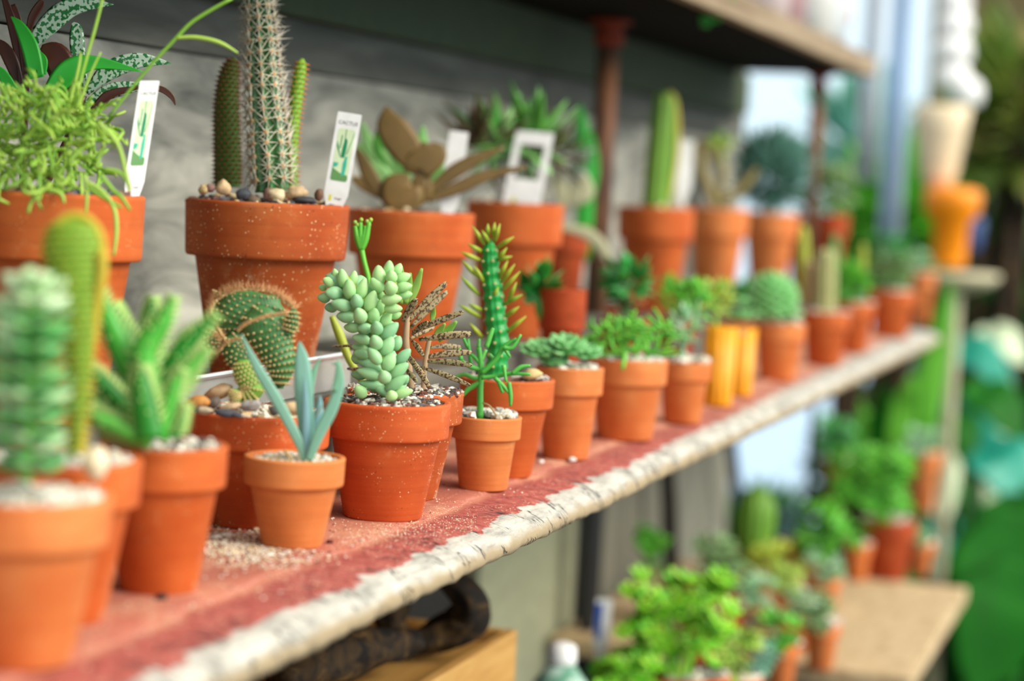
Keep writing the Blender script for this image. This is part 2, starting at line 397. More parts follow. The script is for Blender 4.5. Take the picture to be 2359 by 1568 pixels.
# walls
mb = MB(); 
zz = [-.05, .135, .34, .47, .60]
zs = on_y(350, 110, YW).z
mb.box((1.95, YW + .012, (-.03 + zs) / 2), (6.3, .024, zs + .03)); mb.box((1.95, YW + .032, .3), (6.3, .012, .68))
structure(bevel(mb.build('wall_back', 'wall', None, False), .002), 'weathered grey wooden board wall behind the pots')
mb = MB(); mb.box((1.95, YW + .011, (zs + .002 + .62) / 2), (6.3, .022, .618 - zs)); structure(bevel(mb.build('trim_2', 'walldk', None, False), .002), 'darker grey upper board of the back wall')
# wall below the shelf
def yx(px, py, y=YW): return on_y(px, py, y).x
xs = [yx(1105, 1300), yx(1325, 1300), yx(1398, 1300), yx(1492, 1250), yx(1540, 1250)]
mb = MB(); mb.box(((xs[0] + xs[1]) / 2, YW + .01, -.6), (xs[1] - xs[0], .02, 1.25)); structure(mb.build('wall_panel', 'sage', None, False), 'smooth sage green wall panel under the shelf')
mb = MB(); a_, b_ = yx(1398, 1300), yx(1690, 1100)
nb = 5
for i in range(nb):
    w_ = (b_ - a_) / nb; mb.box((a_ + w_ * (i + .5), YW + .02, -.6), (w_ - .006, .02, 1.25))
structure(mb.build('wall_lower', 'greybrd', None, False), 'upright grey boards under the shelf')
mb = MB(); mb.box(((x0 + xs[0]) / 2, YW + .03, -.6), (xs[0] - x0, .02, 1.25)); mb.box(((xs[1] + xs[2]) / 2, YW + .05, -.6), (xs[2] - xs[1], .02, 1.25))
structure(mb.build('wall_shade', 'black', None, False), 'black panels standing in for shade under the shelf')  # flat black panels in place of the shade below the shelf
mb = MB(); mb.box((4, 1.5, -1.22), (9, 7, .04)); structure(mb.build('floor', 'floor', None, False))
# upper shelf
UZ = .268 + HC - .29; UZ = HC + .93 * .29 * 1.0
UZ = .29 * .93 + .29
YU = 2.45 * .29
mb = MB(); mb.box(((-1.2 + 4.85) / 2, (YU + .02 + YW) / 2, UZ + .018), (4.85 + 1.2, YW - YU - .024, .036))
rt = thing('upper_shelf', 'overhead shelf board, coloured dark for the shade beneath, with a bare tan front edge', 'shelf', (2, .9, UZ))
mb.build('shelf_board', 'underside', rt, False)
mb = MB(); mb.box(((-1.2 + 4.86) / 2, YU + .01, UZ + .020), (4.86 + 1.2, .022, .044)); bevel(mb.build('edge_strip', 'upedge', rt, False), .003)
mb = MB(); mb.box((1.9, YW - .014, UZ - .045), (6.2, .028, .088)); structure(mb.build('trim_1', 'ledger', None, False), 'dark green beam under the overhead shelf')
# pipes
def pipe(px, topy, Y, lab, r=.018):
    tp = on_y(px, topy, Y); x = tp.x
    rt = thing('rusty_pipe', lab, 'pipe', (x, Y, STEP), 'rusty pipes holding up the overhead shelf')
    mb = MB(); mb.lathe((x, Y, STEP), [(r, 0), (r, UZ - STEP - .002)], 24); mb.build('pipe', 'rust', rt)
    mb = MB(); z = UZ - .045 - STEP
    mb.lathe((x, Y, STEP), [(r * 1.0, z), (r * 1.35, z + .004), (r * 1.4, z + .018), (r * 1.2, z + .024), (r * 1.15, z + .034), (r * 2.0, z + .036), (r * 2.0, z + .0425)], 28); mb.build('flange', 'rustred', rt, label='red rusted pipe flange')
pipe(1405, 45, .93, 'thick rusty upright pipe with a red collar, nearer one')
pipe(1886, 185, .82, 'far thin dark pipe against the bright gap', .014)

# lower shelf
q = on_z(2150, 1480, LOW); XLO = on_z(1395, 1480, LOW).x; YL = q.y; XL = on_z(2150, 1345, LOW).x
mb = MB(); mb.box(((XLO + XL) / 2, (YL + YW - .01) / 2, LOW - .015), (XL - XLO, YW - .01 - YL, .03))
o = bevel(mb.build('lower_shelf', 'burlap', None, False), .004); tag(o, 'sun-bleached tan board of the shelf below, its far corner bare', 'shelf')
mb = MB(); mb.box(((.6 + XLO - .03) / 2, .80, BEN - .015), (XLO - .03 - .6, .40, .03)); o = bevel(mb.build('bench_top', 'walldk', None, False), .004); tag(o, 'dark low bench top under the pine crate', 'bench')
# black rack leg and struts under the red shelf
def strut(p0, p1, w, lab, mat='black'):
    p0, p1 = Vector(p0), Vector(p1); mb = MB(); d = (p1 - p0); mb.sweep([p0, p0 + d * .5, p1], [w] * 3, [w] * 3, N=(-1, 0, 0), seg=4, sub=1)
    o = mb.build('support_strut', mat, None, False); tag(o, lab, 'strut'); return o
pA = on_y(1362, 1300, .99); strut((pA.x, .99, BEN), (pA.x, .99, -.031), .019, 'broad black upright post under the red shelf')
pa, pb = on_y(1508, 1120, 1.0), on_y(1545, 1345, 1.0); pa.z = -.032; strut(pa, (pb.x, 1.0, LOW + .004), .017, 'leaning black strut in front of the grey boards')
pa, pb = on_y(1640, 1050, 1.0), on_y(1700, 1290, 1.0); pa.z = -.032; strut(pa, (pb.x, 1.0, LOW + .004), .014, 'leaning blue-grey strut at the end of the grey boards', plain('blue_grey_paint', (60, 74, 98), .6))

p_ = on_y(1872, 1000, .86); strut((p_.x, .86, -1.2), (p_.x, .86, -.031), .008, 'thin black post against the bright gap below the shelf')

# ---------------------------------------------------------------- pots
class Pot: pass
def clay_pot(name, label, cat, pxc, w, yr, yb=None, z=0.0, Y=None, mat='tc', fill='soil', rim=.29, base=.60, group=None, knob=0, root=None):
    """pxc: rim centre, w: rim width, yr: front rim edge, yb: front bottom (all in the photo); z: what it stands on; Y: row"""
    r = Pot()
    if Y is None:
        t = depth(on_z(pxc - .048 * (yb - yr), yb, z)); 
        for _ in range(4): R = w * t / F / 2; fr = on_z(pxc - .048 * (yb - yr), yb, z); t = depth(fr) + base * R
        c = fr + FH * (base * R) * 1.0
        vd = Vector((ray(pxc, yb).x, ray(pxc, yb).y, 0)).normalized(); c = fr + vd * base * R
    else:
        c = on_y(pxc, yr, Y); t = depth(c); R = w * t / F / 2; c = Vector((c.x, c.y, z))
    c = Vector((c.x, c.y, z)); t = depth(Vector((c.x, c.y, HC)))
    top = HC + ray(pxc, yr).z * (t - R * .97) / 1.0
    h = top - z
    r.c = c; r.t = t; r.R = R; r.h = h; r.top = Vector((c.x, c.y, top)); r.ztop = top
    rt = thing(name, label, cat, c, group); r.root = rt
    rh = rim * h; Rb = R * base; Rn = R * .85
    zr = h - rh; rb = Rb + (Rn - Rb) * 1.0
    e_ = R * .03
    prof = [(Rb * .96, 0), (Rb, e_), (rb * 1.0, zr - e_ * .6), (rb + e_ * .3, zr - e_ * .1), (R * .955, zr + e_ * .3), (R * .972, zr + e_), (R * .978, zr + e_ * 2), (R * .995, h - e_ * 2), (R, h - e_), (R * .985, h - e_ * .2), (R * .965, h), (R * .90, h), (R * .885, h - e_ * .6), (R * .87, h - rh * .45), (R * .2, h - rh * .5)]
    mb = MB(); mb.lathe(c, prof, 72, wob=R * .006 + knob); mb.build('pot', mat, rt)
    mb = MB(); zf = h - rh * .14
    mb.lathe(c, [(R * .875, zf - .006), (R * .875, zf), (R * .5, zf + R * .05), (0.0001, zf + R * .08)], 40, wob=R * .02); mb.build('soil', fill, rt)
    r.zf = zf + z
    return r
def gravel(r, mat, n, size, spread=.86, up=0.0, label=None):
    mb = MB()
    for _ in range(n):
        a = random.random() * 6.283; q = math.sqrt(random.random()) * r.R * spread; s_ = size * random.uniform(.6, 1.3)
        zc = r.zf - r.c.z + r.R * .06 * (1 - q / r.R) + s_ * .25 + up
        ax = [Vector((random.uniform(-1, 1), random.uniform(-1, 1), random.uniform(-.4, .4))).normalized() for _ in range(1)][0]
        b = ax.cross(U).normalized(); c_ = ax.cross(b)
        mb.ball(r.c + Vector((math.cos(a) * q, math.sin(a) * q, zc)), 1, (ax * s_, b * s_ * random.uniform(.6, 1), c_ * s_ * random.uniform(.45, .8)), 7, 5, .35)
    return mb.build('gravel', mat, r.root, smooth=False, kind='stuff')
def pebble(r, px, py, dt, sx_, sy_, mat, rot=0):
    """one larger stone lying on the soil"""
    c = P(px, py, r.t + dt); k_ = r.t / F; mb = MB()
    A = CR * math.cos(rot) - CD * math.sin(rot); B = (CR * math.sin(rot) + CD * math.cos(rot))
    mb.ball(c, 1, (A * sx_ * k_, CF * sx_ * k_ * .8, -B * sy_ * k_), 14, 9, .16); return mb.build('pebble', mat, r.root)
# ================================================================ plants: helpers
def G(px, py, t=0): return (px, py, t)
def path(r, pts, dt=0): return [P(p[0], p[1], r.t + dt + (p[2] if len(p) > 2 else 0)) for p in pts]
def stalk(mb, r, pts, w, dt=0, seg=8, sub=4):
    k_ = r.t / F; ws = [x * k_ for x in w]; mb.sweep(path(r, pts, dt), ws, ws, seg=seg, sub=sub)
def leaf(mb, r, pts, w, th=.2, dt=0, N=None, fold=0, seg=8, sub=4):
    k_ = r.t / F; mb.sweep(path(r, pts, dt), [x * k_ for x in w], [x * k_ * th for x in w], N=N, fold=fold, seg=seg, sub=sub)
def tubercles(mb, pts, ws, ts, rows, cols, amp, N=None, seg=None, ridge=False):
    """fleshy body covered in a lattice of bumps; returns bump tops and normals"""
    seg = seg or cols * 6; pts = [Vector(p) for p in pts]; sub = max(3, int(rows * 6 / (len(pts) - 1)))
    nodes = []
    tmp = MB(); fr = tmp.sweep(pts, ws, ts, N=N, seg=4, sub=sub); m_ = len(fr); vs = []
    L = [0]
    for i in range(1, m_): L.append(L[-1] + (fr[i][0] - fr[i - 1][0]).length)
    for i, (c, T, S, N2, w, t) in enumerate(fr):
        u = L[i] / L[-1] * rows
        for k_ in range(seg):
            a = 2 * math.pi * k_ / seg; v = cols * a / (2 * math.pi)
            if ridge: f = .5 + .5 * math.cos(2 * math.pi * v) * (.82 + .18 * math.cos(2 * math.pi * u))
            else: f = .5 + .5 * math.cos(math.pi * (u + v * 2) ) * math.cos(math.pi * (u - v * 2))
            R = 1 - amp / max(w, t) * (1 - f)
            vs.append(c + S * (w * math.cos(a) * R) + N2 * (t * math.sin(a) * R))
    fs = []
    for j in range(m_ - 1):
        for k_ in range(seg):
            a = j * seg + k_; b = j * seg + (k_ + 1) % seg; fs.append((a, b, b + seg, a + seg))
    fs.append(tuple(range(seg - 1, -1, -1))); fs.append(tuple((m_ - 1) * seg + i for i in range(seg)))
    mb.add(vs, fs)
    def at_(u, v):
        i = min(range(m_), key=lambda q: abs(L[q] / L[-1] * rows - u)); c, T, S, N2, w, t = fr[i]; a = 2 * math.pi * v / cols
        p = c + S * (w * math.cos(a)) + N2 * (t * math.sin(a)); n_ = (S * (math.cos(a) / max(w, 1e-4)) + N2 * (math.sin(a) / max(t, 1e-4)))
        return p, n_.normalized(), T
    if ridge:
        for u in range(1, rows + 1):
            for v in range(cols): nodes.append(at_(u - (0 if v % 2 else .0), v))
    else:
        for u2 in range(1, rows * 1):
            for v in range(cols * 1): nodes.append(at_(u2, v + (0 if u2 % 2 == 0 else .5)))
    return nodes
def facing(p, n_): return n_.dot((CAM - p).normalized()) > -.35
def clump(mb, c, n, leng, w, th=.25, spread=1.0, up=.3, rad=(0, 0, 0), droop=0, seg=6, curl=.2):
    """n leaves radiating from points inside an ellipsoid rad round c"""
    for _ in range(n):
        d = Vector((random.uniform(-1, 1), random.uniform(-1, 1), random.uniform(-1, 1)))
        while d.length > 1 or d.length < .2: d = Vector((random.uniform(-1, 1), random.uniform(-1, 1), random.uniform(-1, 1)))
        b = c + Vector((d.x * rad[0], d.y * rad[1], d.z * rad[2])); d = (d.normalized() * spread + U * up).normalized(); L = leng * random.uniform(.7, 1.2); ww = w * random.uniform(.75, 1.2)
        N = (U + Vector((random.uniform(-.6, .6), random.uniform(-.6, .6), random.uniform(-.6, .6)))).normalized()
        mid = b + d * L * .5 + U * L * curl * .3; tip = b + d * L + U * (curl - droop) * L * .5
        mb.sweep([b, b + d * L * .2, mid, tip], [ww * .35, ww * .7, ww, ww * .05], [ww * .3 * th * 2, ww * .7 * th, ww * th, ww * .05], N=N, seg=seg, sub=2, fold=.15)
def bushy(mb, r_or_t, px, py, wpx, hpx, n, lpx, lw, th=.25, up=.4, t=None, droop=0):
    t = t or r_or_t.t; c = P(px, py, t); k_ = t / F
    clump(mb, c, n, lpx * k_, lw * k_, th, 1, up, (wpx * k_ / 2 * .7, wpx * k_ / 2 * .7, hpx * k_ / 2 * .8), droop)
def rosette(mb, c, R, rings, per, w, th=.35, tilt0=.15, tilt1=1.2, N0=None):
    N0 = (N0 or U).normalized(); A = N0.orthogonal().normalized(); B = N0.cross(A)
    for j in range(rings):
        f = j / max(1, rings - 1); tilt = tilt0 + (tilt1 - tilt0) * f; L = R * (1 - .55 * f)
        for i in range(per):
            a = 2 * math.pi * (i + .5 * j) / per + random.uniform(-.1, .1); o = A * math.cos(a) + B * math.sin(a)
            d = o * math.cos(tilt) + N0 * math.sin(tilt); N = N0 * math.cos(tilt) - o * math.sin(tilt)
            mb.sweep([c, c + d * L * .4, c + d * L * .8 + N * L * .05, c + d * L + N * L * .12], [w * .5, w * .9, w * .9, w * .1], [w * .3, w * th, w * th, w * .06], N=N, seg=8, sub=3, fold=.12)

M['lf_sedum'] = leafmat('plump_grey_green_leaf', [(138, 190, 140), (158, 208, 150), (144, 198, 152), (170, 216, 152)], .4, .15, 90, .12, sat=1.0)
M['lf_sedumtip'] = leafmat('plump_lime_leaf', [(172, 218, 146), (184, 226, 154), (162, 212, 142)], .4, .15, 90, .12, sat=1.0)
M['stem_tan'] = plain('tan_stem', (190, 160, 124), .8)
M['cr_body'] = leafmat('crested_cactus_skin', [(66, 120, 64), (84, 138, 80)], .34, .05, 120, .3, sat=1.0)
M['cr_pale'] = leafmat('young_cactus_skin', [(118, 158, 74), (128, 166, 80)], .5, .05, 120, .2)
M['areole'] = plain('cream_areoles', (226, 200, 140), .9)
M['spine_br'] = plain('amber_spines', (206, 156, 104), .6)
M['spine_wh'] = plain('white_spines', (226, 218, 196), .5)
M['chalk'] = leafmat('chalky_blue_leaf', [(134, 178, 164), (122, 170, 140), (146, 186, 176)], .5, .08, 60, .15)
M['chalk_b'] = leafmat('blue_grey_leaf', [(120, 160, 168), (136, 174, 176)], .5, .05, 60, .15)
M['aloe'] = leafmat('aloe_green', [(30, 104, 36), (50, 136, 44), (40, 120, 44), (78, 166, 62), (104, 184, 84)], .4, .08, 70, .25)
M['aloe_bump'] = leafmat('aloe_teeth', [(150, 190, 110), (176, 200, 130)], .6, .05)
M['gold'] = leafmat('golden_spined_skin', [(196, 176, 74), (186, 170, 66)], .7, .1, 200, .2)
M['goldgreen'] = leafmat('golden_green_skin', [(112, 150, 50), (126, 160, 56)], .6, .1, 140, .2)
M['stackleaf'] = leafmat('stacked_leaf', [(96, 168, 96), (140, 196, 132), (80, 150, 88), (196, 222, 180), (110, 176, 110)], .4, .12, 60, .2)
M['stacktop'] = leafmat('pale_stacked_leaf', [(196, 224, 176), (212, 232, 196), (170, 212, 160)], .4, .12, 60, .15)
M['rhips'] = leafmat('fresh_green_stem', [(70, 168, 62), (84, 180, 72), (112, 196, 92)], .45, .1, 60, .15, sat=1.0)
M['lime'] = leafmat('lime_stem', [(160, 202, 70), (180, 212, 96), (146, 192, 66), (124, 176, 62)], .5, .12, 60, .2, sat=1.0)
M['olive'] = leafmat('yellow_green_leaf', [(150, 168, 60), (170, 176, 70), (130, 160, 60)], .45, .08, 60, .2)
M['cactus_g'] = leafmat('bright_cactus_skin', [(38, 140, 66), (44, 150, 72)], .3, .08, 60, .25)
def striped_leaf():
    mt, nt, bs = newmat('mottled_brown_leaf'); v = coords(nt); nz_ = tex(nt, 'ShaderNodeTexNoise', 420, v, Detail=1.0)
    g = nt.nodes.new('ShaderNodeNewGeometry'); base = ramp(nt, g.outputs['Random Per Island'], [(0, (150, 134, 96)), (.5, (172, 152, 112)), (1, (136, 138, 92))])
    c = mixc(nt, ramp(nt, nz_.outputs[0], [(.5, BLACK), (.58, WHITE)]), base, lin((84, 66, 42))); nt.links.new(c, bs.inputs['Base Color']); bs.inputs['Roughness'].default_value = .6; return mt
M['chand'] = striped_leaf()
M['chand_g'] = leafmat('pale_mottled_leaf', [(150, 182, 96), (126, 176, 84)], .5, .1)
M['rosgreen'] = leafmat('grey_green_rosette', [(110, 168, 104), (136, 188, 130), (92, 150, 90)], .4, .1)
M['glossy'] = leafmat('glossy_dark_leaf', [(30, 120, 44), (40, 134, 56), (60, 150, 70)], .2, .05, 40, .2, spec=.7)
M['jade'] = leafmat('pale_jade_leaf', [(90, 150, 90), (170, 200, 176), (120, 176, 110), (200, 216, 200)], .4, .1)
M['bushy'] = leafmat('mid_green_leaf', [(90, 170, 60), (120, 190, 70), (70, 150, 60)], .5, .1)
M['paleyel'] = leafmat('yellowish_leaf', [(180, 200, 90), (150, 190, 90), (200, 210, 120)], .5, .1)
M['globe'] = leafmat('globe_green', [(128, 198, 118), (156, 216, 144), (138, 206, 132)], .45, .1, sat=1.0)
M['greygreen'] = leafmat('dusty_grey_green', [(130, 160, 110), (150, 172, 126), (110, 150, 100)], .6, .1)
M['dry'] = plain('dry_stem', (178, 150, 100), .8)
M['yellow'] = plain('yellow_plastic', (244, 164, 0), .4, .5)
M['white'] = plain('white_label', (250, 250, 248), .45)
ROW = 'terracotta pots in the front row on the red shelf'

# ---------------------------------------------------------------- front row, from the left
# A nearest pot with stacked leaves
A = clay_pot('potted_succulent', 'nearest terracotta pot at the far left with a blurred column of stacked pale-topped leaves', 'potted plant', 61, 400, 1178, 1548, mat='tc_warm', group=ROW)
gravel(A, 'gr_white', 160, .005)
mb = MB(); mt_ = MB(); stem = MB()
stalk(stem, A, [(60, 1110), (70, 900), (75, 700), (80, 640)], [14, 13, 12, 10]); stem.build('stem', 'bushy', A.root)
for i in range(17):
    y = 1075 - i * 27 + random.uniform(-6, 6); wd_ = 92 - abs(i - 8) * 2.0 - (18 if i > 14 else 0)
    for s_ in (-1, 1, -.35, .35):
        tgt = mt_ if i > 13 else mb
        q = s_ * wd_ * random.uniform(.8, 1.12); f = .045 if abs(s_) < .5 else -.005
        if i % 2: f = -f if abs(s_) < .5 else .02
        leaf(tgt, A, [(70, y + 6, 0), (70 + q * .45, y + 2, -f * .5), (70 + q * .85, y - 6, -f), (70 + q * 1.05, y - 14, -f * 1.1)], [12, 24, 18, 4], .55, N=(-.3, -.1, 1))
for (x, y) in ((22, 700), (18, 730), (20, 760), (24, 790), (20, 1000), (16, 960), (14, 850), (18, 900)):
    leaf(mt_ if y < 800 else mb, A, [(x + 20, y + 16, -.01), (x, y + 6, -.02), (x - 40, y - 10, -.03)], [12, 26, 4], .5, N=(-.3, -.2, 1))
for (x, y) in ((40, 650), (95, 632), (130, 650), (70, 622), (110, 662)):
    leaf(mt_, A, [(75, 690, -.02), (x, y + 10, -.03), (x + (x - 75) * .4, y - 6, -.03)], [16, 24, 5], .5, N=(-.3, -.2, 1))
mb.build('leaves', 'stackleaf', A.root); mt_.build('top_leaves', 'stacktop', A.root, label='pale cream-green uppermost leaves')
# B golden cactus behind it
B = clay_pot('potted_cactus', 'terracotta pot hidden behind the nearest pot with a golden-rimmed club-shaped cactus', 'potted plant', 143, 375, 1086, 1446, mat='tc_dust', group=ROW)
gravel(B, 'gr_white', 110, .005); pebble(B, 222, 1068, -.05, 30, 36, plain('cream_stone', (250, 232, 196), .5))
mb = MB(); k_ = B.t / F
nd = tubercles(mb, path(B, [(172, 1090), (176, 1000), (180, 900), (182, 800), (176, 700), (170, 620), (168, 560), (168, 520), (168, 505)]), [x * k_ for x in (16, 20, 26, 36, 52, 64, 66, 50, 8)], [x * k_ for x in (16, 18, 22, 28, 36, 40, 40, 30, 8)], 34, 16, .0012)
mb.build('cactus_body', 'goldgreen', B.root)
mb = MB()
for p, n_, T in nd:
    for _ in range(3): mb.spine(p, n_ * 1 + Vector((random.uniform(-.6, .6), random.uniform(-.6, .6), random.uniform(-.6, .6))), .0045, .0005)
mb.build('spines', 'gold', B.root, kind='stuff')
mb = MB(); stalk(mb, B, [(236, 580, -.005), (234, 640, -.005), (214, 760), (196, 860), (186, 960), (184, 1080)], [13, 13, 12, 12, 12, 13]); stalk(mb, B, [(104, 590), (112, 540), (140, 508), (170, 496), (204, 506), (230, 540), (236, 590)], [8, 9, 10, 10, 10, 10, 12]); mb.build('cactus_rib', 'gold', B.root, label='golden yellow rim of the cactus')
# C aloe
C = clay_pot('potted_aloe', 'terracotta pot with a chunky bright green toothed aloe, second clear pot from the left', 'potted plant', 379, 297, 1046, 1372, mat='tc_dust', group=ROW)
gravel(C, 'gr_mixed', 170, .0048)
mb = MB(); mt_ = MB()
AL = [([(350, 1000), (300, 850), (250, 740), (232, 665)], [40, 46, 34, 4], -.01), ([(355, 960), (330, 820), (375, 740), (400, 680)], [50, 46, 30, 4], -.02), ([(360, 930), (410, 820), (450, 770), (502, 722)], [38, 34, 24, 3], -.01),
      ([(360, 960), (410, 890), (440, 845), (480, 800)], [34, 30, 22, 3], -.03), ([(345, 980), (280, 930), (225, 870), (196, 838)], [36, 34, 24, 3], -.03), ([(340, 1000), (270, 960), (215, 920), (200, 895)], [30, 28, 22, 4], -.01),
      ([(350, 1015), (280, 985), (225, 960), (205, 942)], [34, 30, 22, 3], -.05), ([(345, 1010), (330, 920), (325, 865), (328, 842)], [48, 42, 24, 3], -.055), ([(365, 1010), (385, 950), (405, 880), (420, 850)], [34, 30, 20, 3], -.05),
      ([(400, 1010), (410, 980), (418, 950), (425, 932)], [16, 15, 10, 2], -.05), ([(340, 900), (300, 800), (270, 730), (262, 700)], [38, 36, 24, 3], .02), ([(360, 900), (350, 780), (348, 720), (352, 684)], [44, 40, 22, 3], .03), ([(350, 1015), (300, 1000), (260, 1000), (235, 990)], [26, 24, 16, 3], -.03)]
for pts, w, dt in AL:
    k_ = C.t / F; pp = path(C, pts, dt); fr = mb.sweep(pp, [x * k_ * .68 for x in w], [x * k_ * .34 for x in w], seg=10, sub=6, fold=-.3)
    for i, (c, T, S, N2, ww, tt) in enumerate(fr[3:-1]):
        for s_ in (-1, 1): mt_.spine(c + S * s_ * ww * .95 - N2 * .0005, S * s_ + T * .7, .0065, .0022)
        if i % 2: mt_.ball(c + N2 * tt * .8 + S * ww * random.uniform(-.6, .6), .0012, seg=5, rings=4)
mb.build('leaves', 'aloe', C.root); mt_.build('leaf_teeth', 'aloe_bump', C.root, kind='stuff')
# D crested cactus
D = clay_pot('potted_cactus', 'terracotta pot with a spiny green crested fan-shaped cactus among pebbles', 'potted plant', 596, 336, 968, 1222, mat='tc_speck', fill='sand', rim=.31, group=ROW)
gravel(D, 'gr_pebble', 60, .005, .85); gravel(D, 'gr_white', 260, .0022, .86, .002)
Z2 = lambda x, y: (400 + x / 4.128, 620 + y / 4.128)
for i, (x, y, a_, b_, col, rot) in enumerate([(225, 1275, 30, 19, (208, 144, 70), .3), (270, 1340, 18, 10, (96, 98, 108), 0), (380, 1270, 16, 14, (104, 92, 84), .6), (500, 1370, 32, 10, (84, 88, 100), -.1), (730, 1295, 26, 13, (176, 172, 168), .1), (960, 1340, 15, 12, (110, 108, 112), .4), (1130, 1320, 28, 15, (238, 206, 160), 0), (540, 1310, 24, 10, (214, 184, 146), .2), (440, 1165, 34, 18, (196, 166, 126), .3), (300, 1345, 20, 9, (196, 180, 150), 0), (600, 1385, 14, 7, (92, 94, 100), -.3)]):
    q = Z2(x, y); pebble(D, q[0], q[1], -.05 + .05 * (1300 - y) / 200 + .0, a_ * .95, b_ * .95, gravelmat('stone_%s' % 'abcdefghijk'[i], [col, col]), rot)
def lobe(mb, pts, w, th, rows, cols, amp, dt, mat_spine, mat_are, r=D, L=.004, ns=4):
    k_ = r.t / F / 4.128; pp = [P(*Z2(x, y), r.t + dt + (q[0] if q else 0)) for x, y, *q in pts]
    nd = tubercles(mb, pp, [x * k_ for x in w], [x * k_ for x in th], rows, cols, amp)
    for p, n_, T in nd:
        if not facing(p, n_): continue
        mat_are.ball(p + n_ * .0001, .0009, seg=6, rings=4)
        for _ in range(max(1, ns - 1)): mat_spine.spine(p, n_ + Vector((random.uniform(-.7, .7), random.uniform(-.7, .7), random.uniform(-.7, .7))), L * random.uniform(.6, 1.3), .00022)
body = MB(); pale = MB(); sp_ = MB(); ar_ = MB()
lobe(body, [(660, 660), (640, 580), (650, 500), (680, 420), (720, 340), (740, 270), (745, 225), (748, 205)], [110, 190, 265, 335, 370, 300, 180, 10], [60, 80, 100, 105, 100, 84, 50, 8], 10, 24, .0026, 0, sp_, ar_)
lobe(body, [(1010, 1135), (1010, 1080), (1020, 980), (1010, 880), (980, 780), (950, 690), (930, 610), (920, 530), (950, 465), (985, 435)], [34, 80, 125, 160, 178, 200, 250, 270, 200, 30], [30, 55, 85, 105, 110, 100, 90, 80, 60, 10], 13, 20, .0026, -.018, sp_, ar_)
lobe(body, [(1080, 620), (1110, 540), (1130, 460), (1140, 390), (1140, 370)], [40, 64, 66, 40, 5], [40, 55, 60, 40, 5], 6, 12, .0014, -.022, sp_, ar_)
lobe(body, [(470, 740), (400, 720), (350, 660), (340, 600), (360, 550), (365, 535)], [50, 90, 95, 80, 40, 5], [50, 60, 60, 60, 40, 5], 8, 14, .0015, -.012, sp_, ar_, L=.006, ns=7)
lobe(body, [(670, 900), (620, 830), (590, 760), (600, 690), (650, 640)], [110, 135, 130, 110, 40], [70, 80, 80, 70, 30], 8, 14, .0013, -.016, sp_, ar_, ns=2)
body.build('cactus_body', 'cr_body', D.root)
lobe(pale, [(600, 1190), (680, 1190), (755, 1130), (720, 1040), (690, 960), (680, 900), (680, 860)], [60, 80, 112, 128, 130, 110, 60], [60, 70, 90, 95, 90, 80, 50], 13, 20, .0010, -.022, MB(), ar_, ns=1)
lobe(pale, [(600, 1260), (585, 1215), (590, 1170), (600, 1140)], [50, 62, 60, 20], [50, 60, 60, 20], 6, 14, .0009, -.026, MB(), ar_, ns=1)
pale.build('young_growth', 'cr_pale', D.root, label='paler green lower trunk')
def crest(pts, n, L, dt):
    pp = [P(*Z2(*p), D.t + dt) for p in pts]; f = MB().sweep(pp, [.001] * len(pp), seg=3, sub=24)
    for c, T, S, N2, w, t in f:
        for _ in range(n):
            sp_.spine(c + Vector((random.uniform(-1, 1),) * 3) * .0008, Vector((random.uniform(-.7, .7), random.uniform(-.7, .7), random.uniform(.1, 1))) - CF * .3 + (c - P(*Z2(760, 600), D.t)).normalized() * .8, L * random.uniform(.5, 1.2), .00030)
        ar_.ball(c + Vector((random.uniform(-1, 1), random.uniform(-1, 1), random.uniform(-1, 1))) * .0008, .0009, seg=5, rings=4)
crest([(345, 420), (380, 330), (450, 260), (560, 215), (720, 195), (900, 215), (1010, 270), (1080, 330), (1150, 380)], 2, .0095, -.012)
crest([(610, 585), (680, 530), (790, 480), (900, 445), (1000, 430), (1080, 410)], 4, .0035, -.045)
crest([(420, 560), (450, 620), (490, 690), (440, 760), (380, 790)], 4, .004, -.035)
crest([(500, 700), (570, 668), (640, 655)], 3, .003, -.035)
sp_.build('spines', 'spine_br', D.root, kind='stuff'); ar_.build('areoles', 'areole', D.root, kind='stuff')
# E small pot with blue-green leaves
E_ = clay_pot('potted_succulent', 'small pale terracotta pot at the front with narrow chalky blue-green leaves', 'potted plant', 680, 233, 1071, 1266, mat='tc_pale', fill='sand', rim=.32, group=ROW)
gravel(E_, 'gr_white', 150, .0022, .82)
mb = MB(); k_ = E_.t / F
for pts, w, dt in [([(702, 1060), (690, 1020), (640, 925), (595, 850), (556, 770)], [7, 11, 13, 11, 2], -.006), ([(706, 1060), (706, 990), (700, 900), (696, 830), (690, 786)], [8, 18, 21, 17, 2], 0),
                   ([(712, 1060), (735, 1000), (765, 940), (784, 880), (780, 826)], [8, 13, 14, 9, 1.5], -.01), ([(712, 1055), (708, 960), (716, 880), (738, 822)], [7, 12, 9, 1], .01),
                   ([(770, 900, .0), (780, 860), (778, 840), (766, 838)], [7, 8, 6, 1], -.012)]:
    mb.sweep(path(E_, pts, dt), [x * k_ for x in w], [x * k_ * .4 for x in w], seg=10, sub=8, fold=.3)
mb.build('leaves', 'chalk', E_.root)
mb = MB(); mb.sweep(path(E_, [(716, 1040), (728, 980), (736, 940), (737, 910)], .01), [x * k_ for x in (7, 13, 9, 1)], [x * k_ * .5 for x in (7, 13, 9, 1)], seg=10, sub=6); mb.sweep(path(E_, [(712, 1058), (706, 1010), (704, 930), (700, 860)], -.007), [x * k_ for x in (6, 10, 8, 1)], [x * k_ * .4 for x in (6, 10, 8, 1)], seg=10, sub=6); mb.build('leaf', 'chalk_b', E_.root, label='blue-grey inner leaf')
